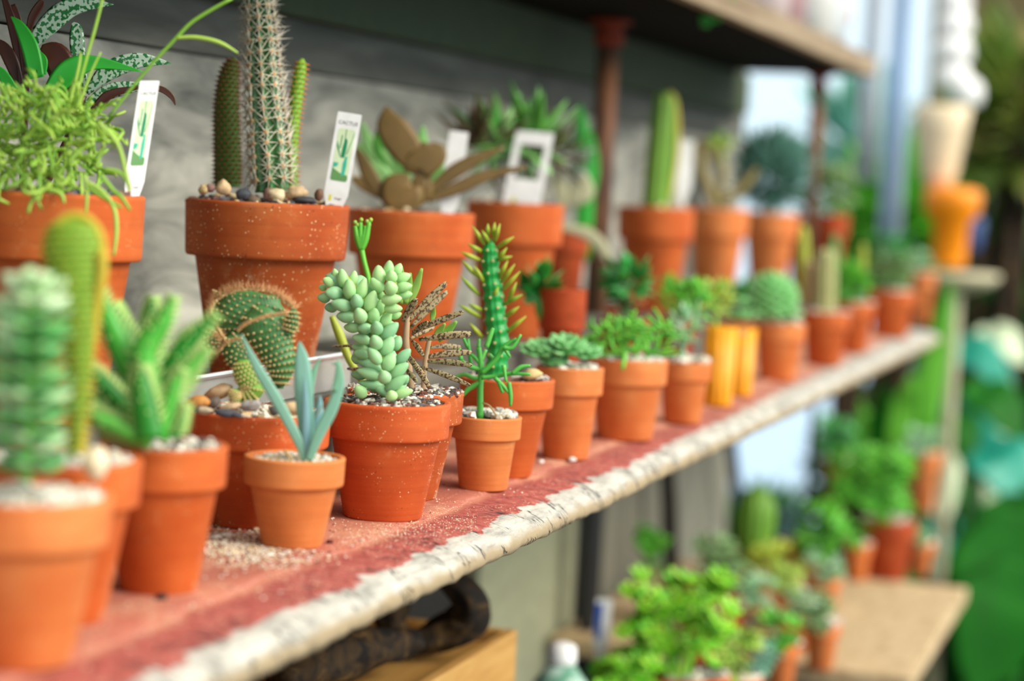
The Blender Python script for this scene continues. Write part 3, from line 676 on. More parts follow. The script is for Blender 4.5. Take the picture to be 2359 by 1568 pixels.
mb = MB(); stalk(mb, E_, [(672, 1062, -.01), (664, 1048, -.012), (656, 1036, -.012)], [3, 4, 3]); mb.build('dry_twig', 'dry', E_.root); mb = MB(); stalk(mb, E_, [(725, 960, .0), (750, 925), (775, 895)], [1.2, 1.2, 1]); mb.build('dry_twig', 'dry', E_.root)
# F sedum
Fp = clay_pot('potted_succulent', 'flecked orange terracotta pot with a plump-leaved pale donkey tail succulent', 'potted plant', 893, 294, 941, 1203, mat='tc_speck', rim=.31, base=.615, group=ROW)
gravel(Fp, 'gr_mixed', 460, .0031, .84, .0015); o = gravel(Fp, 'gr_bark', 240, .0028, .87, .001); o.name = 'bark_chips'
k3 = 1 / 3.92
Z3 = lambda x, y: (720 + x * k3, 560 + y * k3)
SED = [  # x, y, length, width, tip direction (degrees), depth
 (205, 280, 95, 68, 100, 1), (270, 312, 150, 100, 96, 2), (368, 325, 145, 86, 80, 1), (152, 352, 125, 98, 150, 1), (90, 400, 70, 60, 170, -1), (190, 452, 155, 120, 176, 3), (332, 410, 165, 112, 95, 4), (450, 410, 180, 100, 75, 3), (100, 492, 110, 92, 175, -1), (398, 522, 135, 112, 100, 5), (256, 558, 168, 112, 168, 4), (165, 580, 110, 90, 180, 0),
 (528, 520, 180, 110, 70, 4), (602, 580, 145, 96, 70, 2), (552, 650, 140, 110, 75, 4), (428, 650, 145, 120, 110, 6), (296, 662, 150, 112, 175, 3), (668, 680, 150, 96, 60, 2), (470, 768, 124, 92, 178, 4), (578, 762, 130, 112, 95, 6), (352, 762, 130, 92, 175, 1), (700, 790, 190, 110, 45, 3), (440, 866, 150, 92, 165, 3), (570, 892, 140, 116, 110, 6), (760, 900, 130, 100, 65, 1), (676, 930, 180, 120, 60, 4),
 (430, 948, 150, 80, 165, 1), (438, 1000, 130, 92, 170, 3), (556, 1016, 162, 104, 125, 6), (820, 1020, 170, 96, 45, 1), (692, 1070, 165, 120, 60, 5), (470, 1078, 130, 82, 160, 2), (530, 1112, 180, 80, 165, 2), (506, 1176, 205, 100, 165, 4), (648, 1206, 122, 118, 100, 7), (780, 1150, 200, 105, 38, 3), (420, 1190, 130, 84, 175, 0), (530, 1276, 210, 84, 170, 3), (760, 1262, 210, 100, 35, 4), (832, 1230, 100, 80, 50, 1),
 (430, 1338, 130, 108, 130, 4), (712, 1374, 95, 106, 100, 7), (820, 1352, 165, 86, 15, 4),
 (640, 1330, 150, 90, 160, 3), (600, 1180, 120, 90, 150, 1),
 (600, 285, 160, 118, 95, 3), (690, 225, 130, 92, 85, 2), (772, 236, 110, 80, 65, 1), (712, 300, 115, 104, 90, 4), (820, 310, 130, 92, 20, 2), (576, 375, 150, 120, 130, 3), (705, 402, 130, 118, 110, 6), (830, 394, 130, 90, 10, 3), (715, 506, 170, 100, 5, 5), (838, 466, 120, 80, 8, 2), (730, 590, 150, 90, 0, 4), (760, 652, 90, 60, 25, 2), (390, 1040, 80, 100, 180, -1), (620, 470, 90, 70, 100, 1)]
stem = MB(); k_ = Fp.t / F
stem.sweep(path(Fp, [(885, 925, .016), (888, 860, .012), (872, 790), (850, 720), (815, 670), (790, 640)]), [.0045] * 6, seg=10); stem.sweep(path(Fp, [(850, 740), (895, 690), (905, 640), (910, 615)], .012), [.004] * 4, seg=10); stem.build('stem', 'olive', Fp.root)
la = MB(); lb = MB()
for x, y, L, w, ang, dz in SED:
    a = math.radians(ang); px, py = Z3(x, y); c = P(px, py, Fp.t - dz * .0042 + .006)
    d = CR * math.cos(a) - CD * math.sin(a); tow = .35 + .05 * dz if L / w < 1.3 else .1
    d3 = (d - CF * tow).normalized(); L_ = L * k3 * k_ * 1.1; w_ = w * k3 * k_ / 2 * 1.05; s_ = c - d3 * L_ * .5
    (lb if (y < 420 or (y < 720 and x > 480) or y > 1330) and x < 900 else la).sweep([s_, s_ + d3 * L_ * .12, s_ + d3 * L_ * .34, s_ + d3 * L_ * .6, s_ + d3 * L_ * .82, s_ + d3 * L_ * .94, s_ + d3 * L_ * 1.0], [w_ * .4, w_ * .76, w_ * 1.0, w_ * .93, w_ * .62, w_ * .34, w_ * .03], [w_ * .3, w_ * .6, w_ * .8, w_ * .76, w_ * .5, w_ * .27, w_ * .03], seg=16, sub=4)
for i in range(40):   # leaves round the far side
    f = i / 40; px = 885 - 90 * max(0, f - .35) / .65; py = 905 - 260 * f; a = i * 2.4; c = P(px, py, Fp.t + .006)
    if math.sin(a) < -.1: continue
    d = (CR * math.cos(a) * 1.0 + CF * math.sin(a) + U * .45).normalized(); la.sweep([c, c + d * .008, c + d * .016, c + d * .021], [.003, .007, .006, .0005], [.0025, .0055, .005, .0005], seg=10, sub=3)
la.build('leaves', 'lf_sedum', Fp.root); lb.build('tip_leaves', 'lf_sedumtip', Fp.root, label='lime green young leaves at the tips')
mb = MB()  # grit stuck to the right side of the pot
for _ in range(70):
    a = -math.pi / 2 + random.gauss(.95, .12); z = Fp.h * (1 - random.random() ** 1.5 * .6); rr = Fp.R * (.99 if z > Fp.h * .69 else .86 * .62 + (.86 - .62 * .9) * z / (Fp.h * .69) + .035)
    if z > Fp.h * .97: continue
    mb.ball(Fp.c + Vector((math.cos(a) * rr, math.sin(a) * rr, z)), random.uniform(.0005, .0013), seg=5, rings=4, rough=.3)
mb.build('grit', 'gr_white', Fp.root, smooth=False, kind='stuff')
# G chandelier plant in crusted pot behind the sedum
Gp = clay_pot('potted_succulent', 'crusty-rimmed terracotta pot just behind the sharp donkey tail pot, with mottled brown narrow leaves', 'potted plant', 935, 270, 914, 1156, mat='tc_crust', knob=.0016, rim=.3, group=ROW)
gravel(Gp, 'gr_mixed', 420, .0036, .98, .002)
mb = MB(); mg = MB(); st = MB()
stalk(st, Gp, [(950, 905), (940, 830), (935, 780), (940, 720)], [7, 8, 8, 6]); stalk(st, Gp, [(975, 900), (978, 850), (985, 800), (990, 780)], [6, 6, 6, 5]); st.build('stem', 'stem_tan', Gp.root)
for x0_, y0_, x1_, y1_, w, dz in [(928, 740, 960, 690, 13, -.01), (940, 740, 1028, 652, 12, 0), (945, 755, 1030, 672, 11, .01), (950, 765, 1066, 720, 11, -.01), (945, 780, 1000, 755, 8, .01), (950, 770, 985, 742, 9, -.02), (965, 782, 1082, 772, 11, -.01), (975, 780, 1084, 768, 10, .01), (980, 822, 1085, 812, 11, 0), (985, 832, 1086, 842, 10, -.01), (970, 845, 1082, 888, 9, -.01), (945, 825, 988, 890, 10, -.02), (935, 815, 965, 855, 9, -.02), (950, 785, 975, 820, 9, -.02),
                                 (925, 795, 830, 802, 6, .0), (900, 800, 766, 798, 5, .03), (930, 845, 960, 880, 8, -.01), (990, 800, 1060, 800, 9, .02), (925, 860, 800, 850, 7, .03)]:
    xm, ym = (x0_ + x1_) / 2, (y0_ + y1_) / 2 - 3
    leaf(mb, Gp, [(x0_, y0_, dz), (xm, ym, dz * 1.5), (x1_ * .9 + xm * .1, y1_ * .9 + ym * .1 - 1, dz * 2), (x1_, y1_, dz * 2)], [w * .35, w * .72, w * .5, w * .08], .5, fold=.35)
for x0_, y0_, x1_, y1_, w in [(935, 700, 945, 628, 11), (945, 700, 972, 618, 10), (925, 700, 915, 640, 9), (930, 690, 925, 612, 8), (1000, 780, 1025, 745, 9), (1010, 785, 1052, 740, 10), (995, 740, 1000, 705, 7)]:
    leaf(mg, Gp, [(x0_, y0_, .02), ((x0_ + x1_) / 2, (y0_ + y1_) / 2, .02), (x1_, y1_, .015)], [w * .5, w, w * .3], .5, fold=.3)
mb.build('leaves', 'chand', Gp.root); mg.build('pale_leaves', 'chand_g', Gp.root, label='pale green upright leaves')
# H small pot with stick succulent
Hp = clay_pot('potted_succulent', 'small pale terracotta pot with a branching bright green stick plant in white stones', 'potted plant', 1120, 164, 970, 1132, mat='tc_pale', rim=.31, base=.68, group=ROW)
gravel(Hp, 'gr_white', 60, .0048, .86, .003)
mb = MB()
HS = [([(1106, 965), (1106, 900), (1108, 840), (1102, 800)], [8, 7, 7, 6], 0)]
def twig(pts, w=6, dz=0): HS.append((pts, [w] * (len(pts) - 1) + [w * .6], dz))
twig([(1108, 880), (1080, 895), (1062, 915)]); twig([(1108, 850), (1085, 845), (1062, 830)]); twig([(1062, 830), (1058, 800)]); twig([(1085, 845), (1078, 780)], 5, .01); twig([(1078, 800), (1066, 775)], 5, .01)
twig([(1108, 860), (1140, 830), (1160, 800), (1190, 780)], 6, -.005); twig([(1160, 800), (1180, 800), (1200, 770)], 5, -.01); twig([(1120, 800), (1130, 770), (1136, 755)], 6, -.01); twig([(1108, 830), (1120, 805)], 6); twig([(1102, 800), (1104, 780)], 5)
twig([(1108, 870), (1150, 865), (1180, 860), (1222, 862)], 5, -.01); twig([(1180, 860), (1200, 845), (1222, 842)], 5, -.015); twig([(1140, 870), (1160, 890), (1172, 905)], 5, -.02); twig([(1172, 880), (1176, 910), (1176, 935)], 5, -.02); twig([(1150, 880), (1158, 905)], 6, -.02); twig([(1160, 840), (1166, 880)], 5, -.015); twig([(1140, 830), (1128, 815)], 5); twig([(1160, 800), (1175, 822)], 5)
twig([(1108, 870), (1090, 870), (1070, 862), (1048, 868)], 5, .01); twig([(1108, 840), (1096, 825), (1084, 815)], 5)
for pts, w, dz in HS: stalk(mb, Hp, pts, w, dz)
mb.build('stems', 'rhips', Hp.root)
mb = MB(); stalk(mb, Hp, [(1112, 928, -.005), (1128, 935, -.01), (1142, 955, -.012)], [2, 2.4, 2]); mb.build('dry_twig', 'dry', Hp.root)
# I Eve's pin
Ip = clay_pot('potted_cactus', 'terracotta pot with an upright knobbly green cactus bearing yellow-green needle leaves', 'potted plant', 1168, 220, 882, 1102, mat='tc', rim=.3, group=ROW)
gravel(Ip, 'gr_mixed', 200, .005); pebble(Ip, 1226, 862, -.02, 22, 12, 'areole')
mb = MB(); k_ = Ip.t / F
nd = tubercles(mb, path(Ip, [(1140, 870), (1148, 800), (1142, 740), (1136, 680), (1130, 620), (1128, 570), (1128, 550)]), [x * k_ for x in (26, 28, 27, 25, 23, 18, 5)], [x * k_ for x in (26, 28, 27, 25, 23, 18, 5)], 12, 5, .0035)
mb.build('cactus_body', 'cactus_g', Ip.root)
mb = MB(); ml = MB()
for p, n_, T in nd: mb.ball(p - n_ * .0008, .0014, seg=6, rings=4)
mb.build('areoles', 'areole', Ip.root, kind='stuff')
for x0_, y0_, x1_, y1_ in [(1118, 565, 1088, 520), (1128, 560, 1110, 530), (1140, 555, 1152, 515), (1146, 570, 1184, 545), (1112, 580, 1078, 562), (1108, 600, 1062, 580), (1146, 600, 1168, 570), (1118, 655, 1092, 610), (1104, 640, 1065, 600), (1104, 680, 1062, 636), (1156, 650, 1186, 608), (1158, 668, 1198, 625), (1144, 600, 1180, 590), (1112, 715, 1080, 700), (1108, 730, 1058, 702), (1162, 700, 1204, 678), (1164, 730, 1196, 706), (1168, 765, 1212, 728), (1112, 778, 1082, 744), (1150, 640, 1170, 600), (1136, 690, 1148, 660), (1124, 545, 1124, 515), (1136, 545, 1140, 512), (1172, 690, 1190, 650)]:
    leaf(ml, Ip, [(x0_, y0_), (x0_ * .5 + x1_ * .5 - 1, y0_ * .5 + y1_ * .5, -.01), (x1_, y1_, -.01)], [3.5, 5.5, 1], .8)
ml.build('needle_leaves', 'olive', Ip.root)
# J..R further along
Jp = clay_pot('potted_succulent', 'warm terracotta pot holding a grey-green pointed rosette', 'potted plant', 1312, 158, 853, 1060, mat='tc_warm', rim=.3, base=.66, group=ROW)
gravel(Jp, 'gr_white', 110, .0055); mb = MB()
for px, py, R_ in ((1300, 790, 62), (1240, 795, 50), (1350, 800, 45), (1275, 815, 40)): rosette(mb, P(px, py + 20, Jp.t), R_ * Jp.t / F, 4, 8, .0062, .35, .25, 1.3, N0=U * 1 - CF * .4)
mb.build('leaves', 'rosgreen', Jp.root)
Kp = clay_pot('potted_succulent', 'broad terracotta pot just left of the yellow pots group, spilling fresh green stick stems', 'potted plant', 1447, 182, 834, 1016, mat='tc_warm', rim=.32, base=.7, group=ROW)
gravel(Kp, 'gr_white', 110, .006); mb = MB()
def sticks(mb, r, cx, cy, wx, hy, n, L, w, dz=0):
    k_ = r.t / F
    for _ in range(n):
        a = random.uniform(-.2, math.pi + .2); q = random.random() ** .5; x = cx + math.cos(a) * wx / 2 * q; y = cy + random.uniform(-.5, .5) * hy; b = random.uniform(-.9, 3.9)
        x2, y2 = x + L * math.cos(b), y - L * math.sin(b); z = random.uniform(-.04, .04) + dz
        stalk(mb, r, [(x, y, z), ((x + x2) / 2 + random.uniform(-4, 4), (y + y2) / 2, z), (x2, y2, z)], [w, w, w * .6], seg=6, sub=2)
        if random.random() < .6: stalk(mb, r, [(x2, y2, z), (x2 + random.uniform(-1, 1) * L * .5, y2 - random.uniform(-.2, 1) * L * .5, z)], [w, w * .6], seg=6, sub=2)
for x in (1400, 1430, 1460, 1490): stalk(mb, Kp, [(x, 830), (x + random.uniform(-20, 20), 790), (x + random.uniform(-30, 30), 750)], [5, 5, 4])
sticks(mb, Kp, 1445, 780, 190, 80, 85, 34, 4.4); stalk(mb, Kp, [(1440, 815, -.06), (1436, 840, -.075), (1432, 852, -.075)], [5, 5, 3]); mb.build('stems', 'bushy', Kp.root)
Lp = clay_pot('potted_succulent', 'small terracotta pot leaning against the yellow pots, with white-dusted oval leaves', 'potted plant', 1577, 124, 838, 976, mat='tc_warm', rim=.31, base=.68, group=ROW)
gravel(Lp, 'gr_white', 80, .006, .86, .003); mb = MB(); stalk(mb, Lp, [(1575, 830), (1572, 780), (1570, 740)], [6, 5, 4]); stalk(mb, Lp, [(1575, 800), (1600, 740), (1610, 690)], [5, 4, 3]); bushy(mb, Lp, 1572, 755, 90, 90, 60, 26, 8, .4)
mb.build('foliage', 'jade', Lp.root); mb = MB(); bushy(mb, Lp, 1600, 690, 90, 90, 60, 26, 8, .3, t=Lp.t + .05); mb.build('new_growth', 'bushy', Lp.root, label='fresh green upper leaves')
# yellow ribbed cups
def cup(pxc, w, yr, yb, lab, t_extra=0):
    fr = on_z(pxc, yb, 0); t = depth(fr); R = w * t / F / 2; c = fr + FH * R * .8; c.z = 0
    h = HC + ray(pxc, yr).z * (t)
    rt = thing('yellow_pot', lab, 'potted plant', c, 'ribbed yellow plastic pots standing on the red shelf'); mb = MB(); seg = 72; vs = []; L = [(.8, 0), (.82, .002), (1.0, h), (.96, h), (.9, h - .012), (.0001, h - .012)]
    for r_, z in L:
        for i in range(seg):
            a = 2 * math.pi * i / seg; rr = R * r_ * (1 + (.05 * math.cos(a * 12) if r_ > .79 else 0)); vs.append(c + Vector((math.cos(a) * rr, math.sin(a) * rr, z)))
    fs = [(j * seg + i, j * seg + (i + 1) % seg, (j + 1) * seg + (i + 1) % seg, (j + 1) * seg + i) for j in range(len(L) - 1) for i in range(seg)]; fs.append(tuple(range(seg - 1, -1, -1)))
    mb.add(vs, fs); mb.build('pot', 'yellow', rt)
    r = Pot(); r.c = c; r.t = t + R * .8; r.R = R; r.root = rt; r.zf = h - .012; r.h = h
    gravel(r, 'gr_white', 60, .006, .8, .002); return r
y1 = cup(1655, 78, 752, 936, 'nearer of two ribbed yellow pots, with yellow-green foliage'); mb = MB(); stalk(mb, y1, [(1650, 760), (1645, 700), (1640, 660)], [5, 4, 3]); bushy(mb, y1, 1645, 690, 110, 90, 80, 28, 8, .3); mb.build('foliage', 'paleyel', y1.root)
y2 = cup(1706, 64, 755, 912, 'farther of two ribbed yellow pots, tucked behind the first'); mb = MB(); rosette(mb, P(1706, 735, y2.t), 42 * y2.t / F, 3, 7, .007); rosette(mb, P(1706, 700, y2.t), 30 * y2.t / F, 3, 7, .006, N0=U); mb.build('foliage', 'rosgreen', y2.root)
Np = clay_pot('potted_succulent', 'terracotta pot right of the yellow pots with a rounded pale green globe of tight leaves', 'potted plant', 1796, 120, 748, 877, mat='tc_warm', rim=.32, base=.7, group=ROW)
gravel(Np, 'gr_white', 80, .007, .86, .003); mb = MB(); c = P(1778, 690, Np.t); R_ = 62 * Np.t / F
mb.ball(c, R_ * .8, seg=20, rings=14)
for i in range(110):
    z = 1 - 2 * (i + .5) / 110; a = i * 2.39996; d = Vector((math.cos(a) * math.sqrt(1 - z * z), math.sin(a) * math.sqrt(1 - z * z), z))
    if d.z < -.7: continue
    s_ = c + d * R_ * .55; e2 = (d + U * .5).normalized(); mb.sweep([s_, s_ + e2 * R_ * .3, s_ + e2 * R_ * .55], [R_ * .1, R_ * .2, R_ * .03], [R_ * .06, R_ * .07, R_ * .02], N=d, seg=8, sub=3)
for i in range(9):
    a = math.pi * i / 4.5; d = Vector((math.cos(a), math.sin(a), .15)); s_ = c - U * R_ * .7; mb.sweep([s_, s_ + d * R_ * .7, s_ + d * R_ * 1.2 + U * R_ * .1], [R_ * .14, R_ * .22, R_ * .04], [R_ * .08] * 3, N=U, seg=8, sub=3)
mb.build('leaves', 'globe', Np.root)
Op = clay_pot('potted_cactus', 'darker terracotta pot with pale columnar cacti, right of the globe succulent pot', 'potted plant', 1902, 112, 722, 842, mat='tc', rim=.32, base=.7, group=ROW); gravel(Op, 'gr_white', 50, .007, .86, .002)
def column(r, px0, y0, px1, y1_, w, mat, ribs=9, dt=0, name='cactus_body', sp=None, curve=0):
    mb = MB(); k_ = r.t / F; n = 6; pts = []; ws = []
    for i in range(n): f = i / (n - 1); pts.append((px0 + (px1 - px0) * f + curve * math.sin(f * math.pi), y0 + (y1_ - y0) * f, dt)); ws.append(w * k_ * (1 if f < .8 else 0.9))
    pts.insert(n - 1, (px1 + (px0 - px1) * .05, y1_ + (y0 - y1_) * .05, dt)); ws.insert(n - 1, w * k_ * .78); ws[-1] = w * k_ * .2
    mb.sweep(path(r, pts), ws, seg=ribs * 6, sub=4, prof=lambda a, u: 1 - .12 + .12 * math.cos(a * ribs)); o = mb.build(name, mat, r.root); return o
M['col_pale'] = leafmat('pale_cactus', [(160, 160, 112), (176, 176, 126)], .6, .08); M['col_green'] = leafmat('column_green', [(96, 140, 46), (120, 156, 62)], .5, .1, 30, .25)
column(Op, 1900, 730, 1905, 572, 26, 'col_pale'); column(Op, 1868, 730, 1866, 600, 16, 'stem_tan', dt=.03)
column(Op, 1855, 700, 1850, 520, 14, 'olive', 6, dt=.1)
Pp = clay_pot('potted_succulent', 'terracotta pot with a round tuft of lime green leaves near the far end', 'potted plant', 1968, 92, 700, 812, mat='tc', rim=.32, base=.7, group=ROW); gravel(Pp, 'gr_white', 50, .007); mb = MB(); bushy(mb, Pp, 1958, 655, 95, 90, 190, 26, 6, .3); mb.build('foliage', 'bushy', Pp.root)
column(Pp, 1925, 690, 1922, 540, 12, 'glossy', 6, dt=.08); column(Pp, 1985, 660, 1988, 560, 9, 'olive', 6, dt=.05)
Qp = clay_pot('potted_succulent', 'terracotta pot with dusty grey-green foliage, next to last at the far end', 'potted plant', 2055, 110, 672, 778, mat='tc', rim=.32, base=.7, group=ROW); gravel(Qp, 'gr_white', 50, .008); mb = MB(); bushy(mb, Qp, 2055, 625, 115, 70, 160, 26, 6, .3); mb.build('foliage', 'greygreen', Qp.root); mb = MB(); bushy(mb, Qp, 2055, 575, 110, 60, 60, 30, 8, .2); mb.build('dark_leaves', 'glossy', Qp.root)
Rp = clay_pot('potted_succulent', 'last small terracotta pot at the far corner of the red shelf', 'potted plant', 2125, 60, 628, 745, mat='tc_warm', rim=.3, base=.7, group=ROW); gravel(Rp, 'gr_white', 30, .008); mb = MB(); bushy(mb, Rp, 2120, 605, 50, 40, 40, 20, 7, .3); mb.build('foliage', 'jade', Rp.root)
# ---------------------------------------------------------------- second rank between the rows (standing on the red shelf)
MID = 'plants half hidden between the two rows'
def on_shelf(pxc, w, yr, Y, lab, mat='tc', name='potted_succulent', **kw):
    return clay_pot(name, lab, 'potted plant', pxc, w, yr, Y=Y, z=0.0, mat=mat, group=MID, **kw)
# clear plastic tray behind the crested cactus
def glassm():
    mt, nt, bs = newmat('clear_plastic'); bs.inputs['Base Color'].default_value = (.86, .9, .86, 1); bs.inputs['Roughness'].default_value = .12; bs.inputs['Transmission Weight'].default_value = .75; bs.inputs['IOR'].default_value = 1.3; return mt
M['clear'] = glassm()
tl, tr_ = on_y(398, 830, .793), on_y(792, 838, .793); w_ = tr_.x - tl.x; zt = (tl.z + tr_.z) / 2
rt = thing('plastic_tray', 'clear plastic tray behind the crested cactus pot', 'tray', ((tl.x + tr_.x) / 2, .85, STEP)); mb = MB()
tz = STEP + .0005
mb.box(((tl.x + tr_.x) / 2 , .786, tz + .016), (w_, .0012, .032)); mb.box((tl.x, .805, tz + .016), (.0012, .038, .032)); mb.box((tr_.x, .805, tz + .016), (.0012, .038, .032)); mb.build('tray_wall', 'clear', rt, False)
mb = MB(); mb.sweep([(tl.x, .784, tz + .033), ((tl.x + tr_.x) / 2, .784, tz + .033), (tr_.x, .784, tz + .033)], [.0028] * 3, [.0018] * 3, seg=8); mb.build('tray_rim', 'clear', rt)
# glossy leaved plant between rows
g1 = on_shelf(1298, 110, 668, .725, 'low pot behind the green rosette with glossy round dark leaves', 'tc_dark', rim=.3)
mb = MB(); 
for x0_, y0_, x1_, y1_, w in [(1215, 700, 1240, 615, 26), (1230, 690, 1300, 655, 16), (1220, 680, 1200, 620, 22), (1240, 680, 1210, 660, 20), (1260, 720, 1320, 725, 12), (1225, 690, 1255, 640, 22)]:
    leaf(mb, g1, [(x0_, y0_), ((x0_ + x1_) / 2, (y0_ + y1_) / 2, .01), (x1_, y1_, -.02)], [w * .35, w * .8, w * .1], .12, fold=.35)
bushy(mb, g1, 1235, 665, 100, 80, 16, 52, 14, .15, .3)
stalk(mb, g1, [(1290, 680), (1240, 700), (1225, 680)], [4, 4, 4]); mb.build('leaves', 'glossy', g1.root)
g2 = on_shelf(1440, 120, 740, .735, 'pot hidden behind the green stick plant with glossy dark jade leaves', 'tc_dark', rim=.3)
mb = MB(); stalk(mb, g2, [(1445, 740), (1440, 690), (1450, 650)], [6, 5, 4]); bushy(mb, g2, 1448, 650, 130, 110, 60, 42, 14, .3, .2); mb.build('leaves', 'glossy', g2.root)
mb = MB(); bushy(mb, g2, 1440, 715, 110, 60, 30, 30, 10, .3, .2); mb.build('brown_leaves', plain('red_brown_leaf', (170, 90, 50), .6), g2.root, label='brownish old leaves')
g3 = on_shelf(1560, 95, 735, .735, 'pot hidden behind the white-dusted jade with mid green leaves', 'tc_dark', rim=.3)
mb = MB(); stalk(mb, g3, [(1558, 735), (1560, 700), (1560, 660)], [6, 5, 4]); bushy(mb, g3, 1565, 690, 110, 90, 70, 34, 9, .3, .5); mb.build('leaves', 'bushy', g3.root)
g4 = on_shelf(1700, 90, 745, .735, 'pot hidden behind the yellow pots with dark pointed leaves', 'tc_dark', rim=.3)
mb = MB(); bushy(mb, g4, 1705, 700, 70, 90, 40, 50, 8, .3, 1.2); mb.build('leaves', 'glossy', g4.root)
# flower stalk rising behind the sedum
g5 = on_shelf(860, 120, 905, .735, 'small pot hidden behind the donkey tail pot, sending up one green flower stalk', 'tc', rim=.3)
mb = MB(); stalk(mb, g5, [(872, 890), (866, 760), (850, 650), (838, 600), (830, 560)], [6, 6, 6, 6, 7]); 
for a_, b_ in ((818, 520), (830, 512), (842, 520), (850, 510), (822, 540), (838, 535)): stalk(mb, g5, [(832, 575), (a_ * .6 + 831 * .4, 548), (a_, b_)], [7, 8, 5])
mb.build('stalk', 'bushy', g5.root); mb = MB(); stalk(mb, g5, [(764, 728), (782, 770), (806, 830), (850, 900)], [6, 11, 9, 8]); mb.build('shoot', 'olive', g5.root)
mb = MB()
for a_, b_ in ((818, 512), (832, 506), (846, 510), (854, 506), (824, 518), (850, 518)): mb.ball(P(a_, b_, g5.t), .0021, seg=8, rings=6)
mb.build('buds', 'paleyel', g5.root)

# ---------------------------------------------------------------- back row on the raised board
BR = 'big terracotta pots in the back row'
YB = .872
def back(name, lab, pxc, w, yr, mat='tc', cat='potted plant', Y=YB, **kw):
    return clay_pot(name, lab, cat, pxc, w, yr, Y=Y, z=STEP, mat=mat, group=BR, **kw)
M['brownl'] = None; M['dkleaf'] = patterned('silver_netted_leaf', (30, 110, 50), (176, 200, 178), 300, .46, .52, (1, 1, 1))
M['purple'] = leafmat('dark_maroon_leaf', [(62, 34, 30), (84, 50, 38)], .35, .02)
M['plgreen'] = leafmat('plain_green_leaf', [(48, 150, 52), (60, 164, 62)], .35, .06)
b1 = back('potted_plant', 'large terracotta pot at the left of the back row, overflowing with tangled lime stems', 125, 416, 446, 'tc_dust')
gravel(b1, 'gr_pebble', 90, .008)
mb = MB(); k_ = b1.t / F
random.seed(21)
for _ in range(300):
    a = random.random() * 6.283; q = random.random() ** .6; x = 105 + math.cos(a) * 150 * q; y = 320 + math.sin(a) * 110 * q; z = random.uniform(-.09, .05)
    if y > 400: z = -abs(z) - .03
    L = random.uniform(28, 70); b = random.gauss(1.3, 1.2) if y < 330 else random.gauss(-.9, 1.2)
    pts = [(x, y, z)]
    for i in range(3): b += random.uniform(-.5, .5); x += L / 3 * math.cos(b); y -= L / 3 * math.sin(b); pts.append((x, y, z - .004 * i))
    w = random.uniform(3.2, 5.4); stalk(mb, b1, pts, [w, w, w, w * .6], seg=6, sub=2)
    if random.random() < .5: stalk(mb, b1, [pts[-1], (x + random.uniform(-24, 24), y + random.uniform(-26, 12), z)], [w, w * .7], seg=6, sub=2)
for pts in ([(200, 420), (235, 440), (262, 478), (268, 530), (262, 590)], [(195, 400), (200, 440), (198, 490)], [(230, 400), (262, 440), (278, 452), (300, 484)], [(60, 432), (110, 436), (140, 446), (148, 468)], [(240, 390), (280, 400), (300, 440)], [(200, 430), (240, 455), (280, 478)], [(225, 280), (270, 330), (290, 400), (300, 440)]):
    stalk(mb, b1, pts, [5] * (len(pts) - 1) + [3], -.1, seg=8)
mb.build('tangled_stems', 'lime', b1.root)
mb = MB(); stalk(mb, b1, [(170, 240), (200, 130), (220, 60), (240, -20)], [4, 4, 4, 4], -.03); stalk(mb, b1, [(160, 240), (180, 160), (186, 120)], [4, 4, 2], -.03); stalk(mb, b1, [(180, 250), (208, 170), (232, 120)], [3.5, 3.5, 2], -.03)
stalk(mb, b1, [(250, 270), (330, 170), (405, 88), (450, 45), (535, -4)], [3.5, 4, 4.5, 4.5, 4], -.03); stalk(mb, b1, [(405, 88), (450, 86), (505, 98), (548, 122)], [4, 5, 5, 2], -.03)
mb.build('long_stems', 'lime', b1.root)
b0 = back('potted_plant', 'plant at the left edge behind the tangled lime one, with long silver-netted dark leaves', 40, 230, 470, 'tc_dark', Y=.965)
mb = MB(); k_ = b0.t / F
for pts, w in [([(60, 120), (110, 60), (170, 15), (262, 10)], [8, 24, 22, 1]), ([(200, 215), (250, 165), (320, 140), (395, 146)], [6, 22, 18, 1]), ([(195, 240), (250, 212), (310, 200), (340, 200)], [5, 18, 12, 1]), ([(195, 205), (180, 120), (176, 70), (168, 52)], [8, 17, 15, 3])]:
    leaf(mb, b0, pts, w, .08, fold=.22, sub=6)
mb.build('netted_leaves', 'dkleaf', b0.root, label='silver-netted leaves')
mb = MB()
for pts, w in [([(50, 260), (52, 160), (30, 60), (8, -10)], [8, 13, 12, 6]), ([(55, 230), (30, 150), (8, 110), (-20, 90)], [6, 16, 14, 4]), ([(190, 290), (160, 200), (130, 130), (95, 108)], [8, 30, 32, 6]), ([(185, 300), (230, 240), (260, 215), (330, 200)], [5, 12, 10, 3]), ([(65, 80), (75, 40), (95, 8), (100, 2)], [5, 10, 9, 1]), ([(330, 202), (370, 205), (395, 222), (404, 242)], [5, 7, 6, 1]), ([(55, 300), (60, 200), (45, 60), (30, 10)], [7, 8, 8, 5])]:
    leaf(mb, b0, pts, w, .1, -.01, fold=.25, sub=6)
mb.build('maroon_leaves', 'purple', b0.root, label='dark maroon leaves')
mb = MB()
for pts, w in [([(85, 180), (70, 110), (45, 60), (25, 38)], [18, 20, 12, 1]), ([(120, 210), (160, 165), (220, 145), (330, 165)], [20, 28, 16, 1]), ([(30, 210), (5, 170), (-20, 150)], [14, 12, 3]), ([(95, 170), (100, 140), (92, 120)], [12, 10, 3])]:
    leaf(mb, b0, pts, w, .1, -.02, fold=.22, sub=6)
mb.build('plain_leaves', 'plgreen', b0.root)
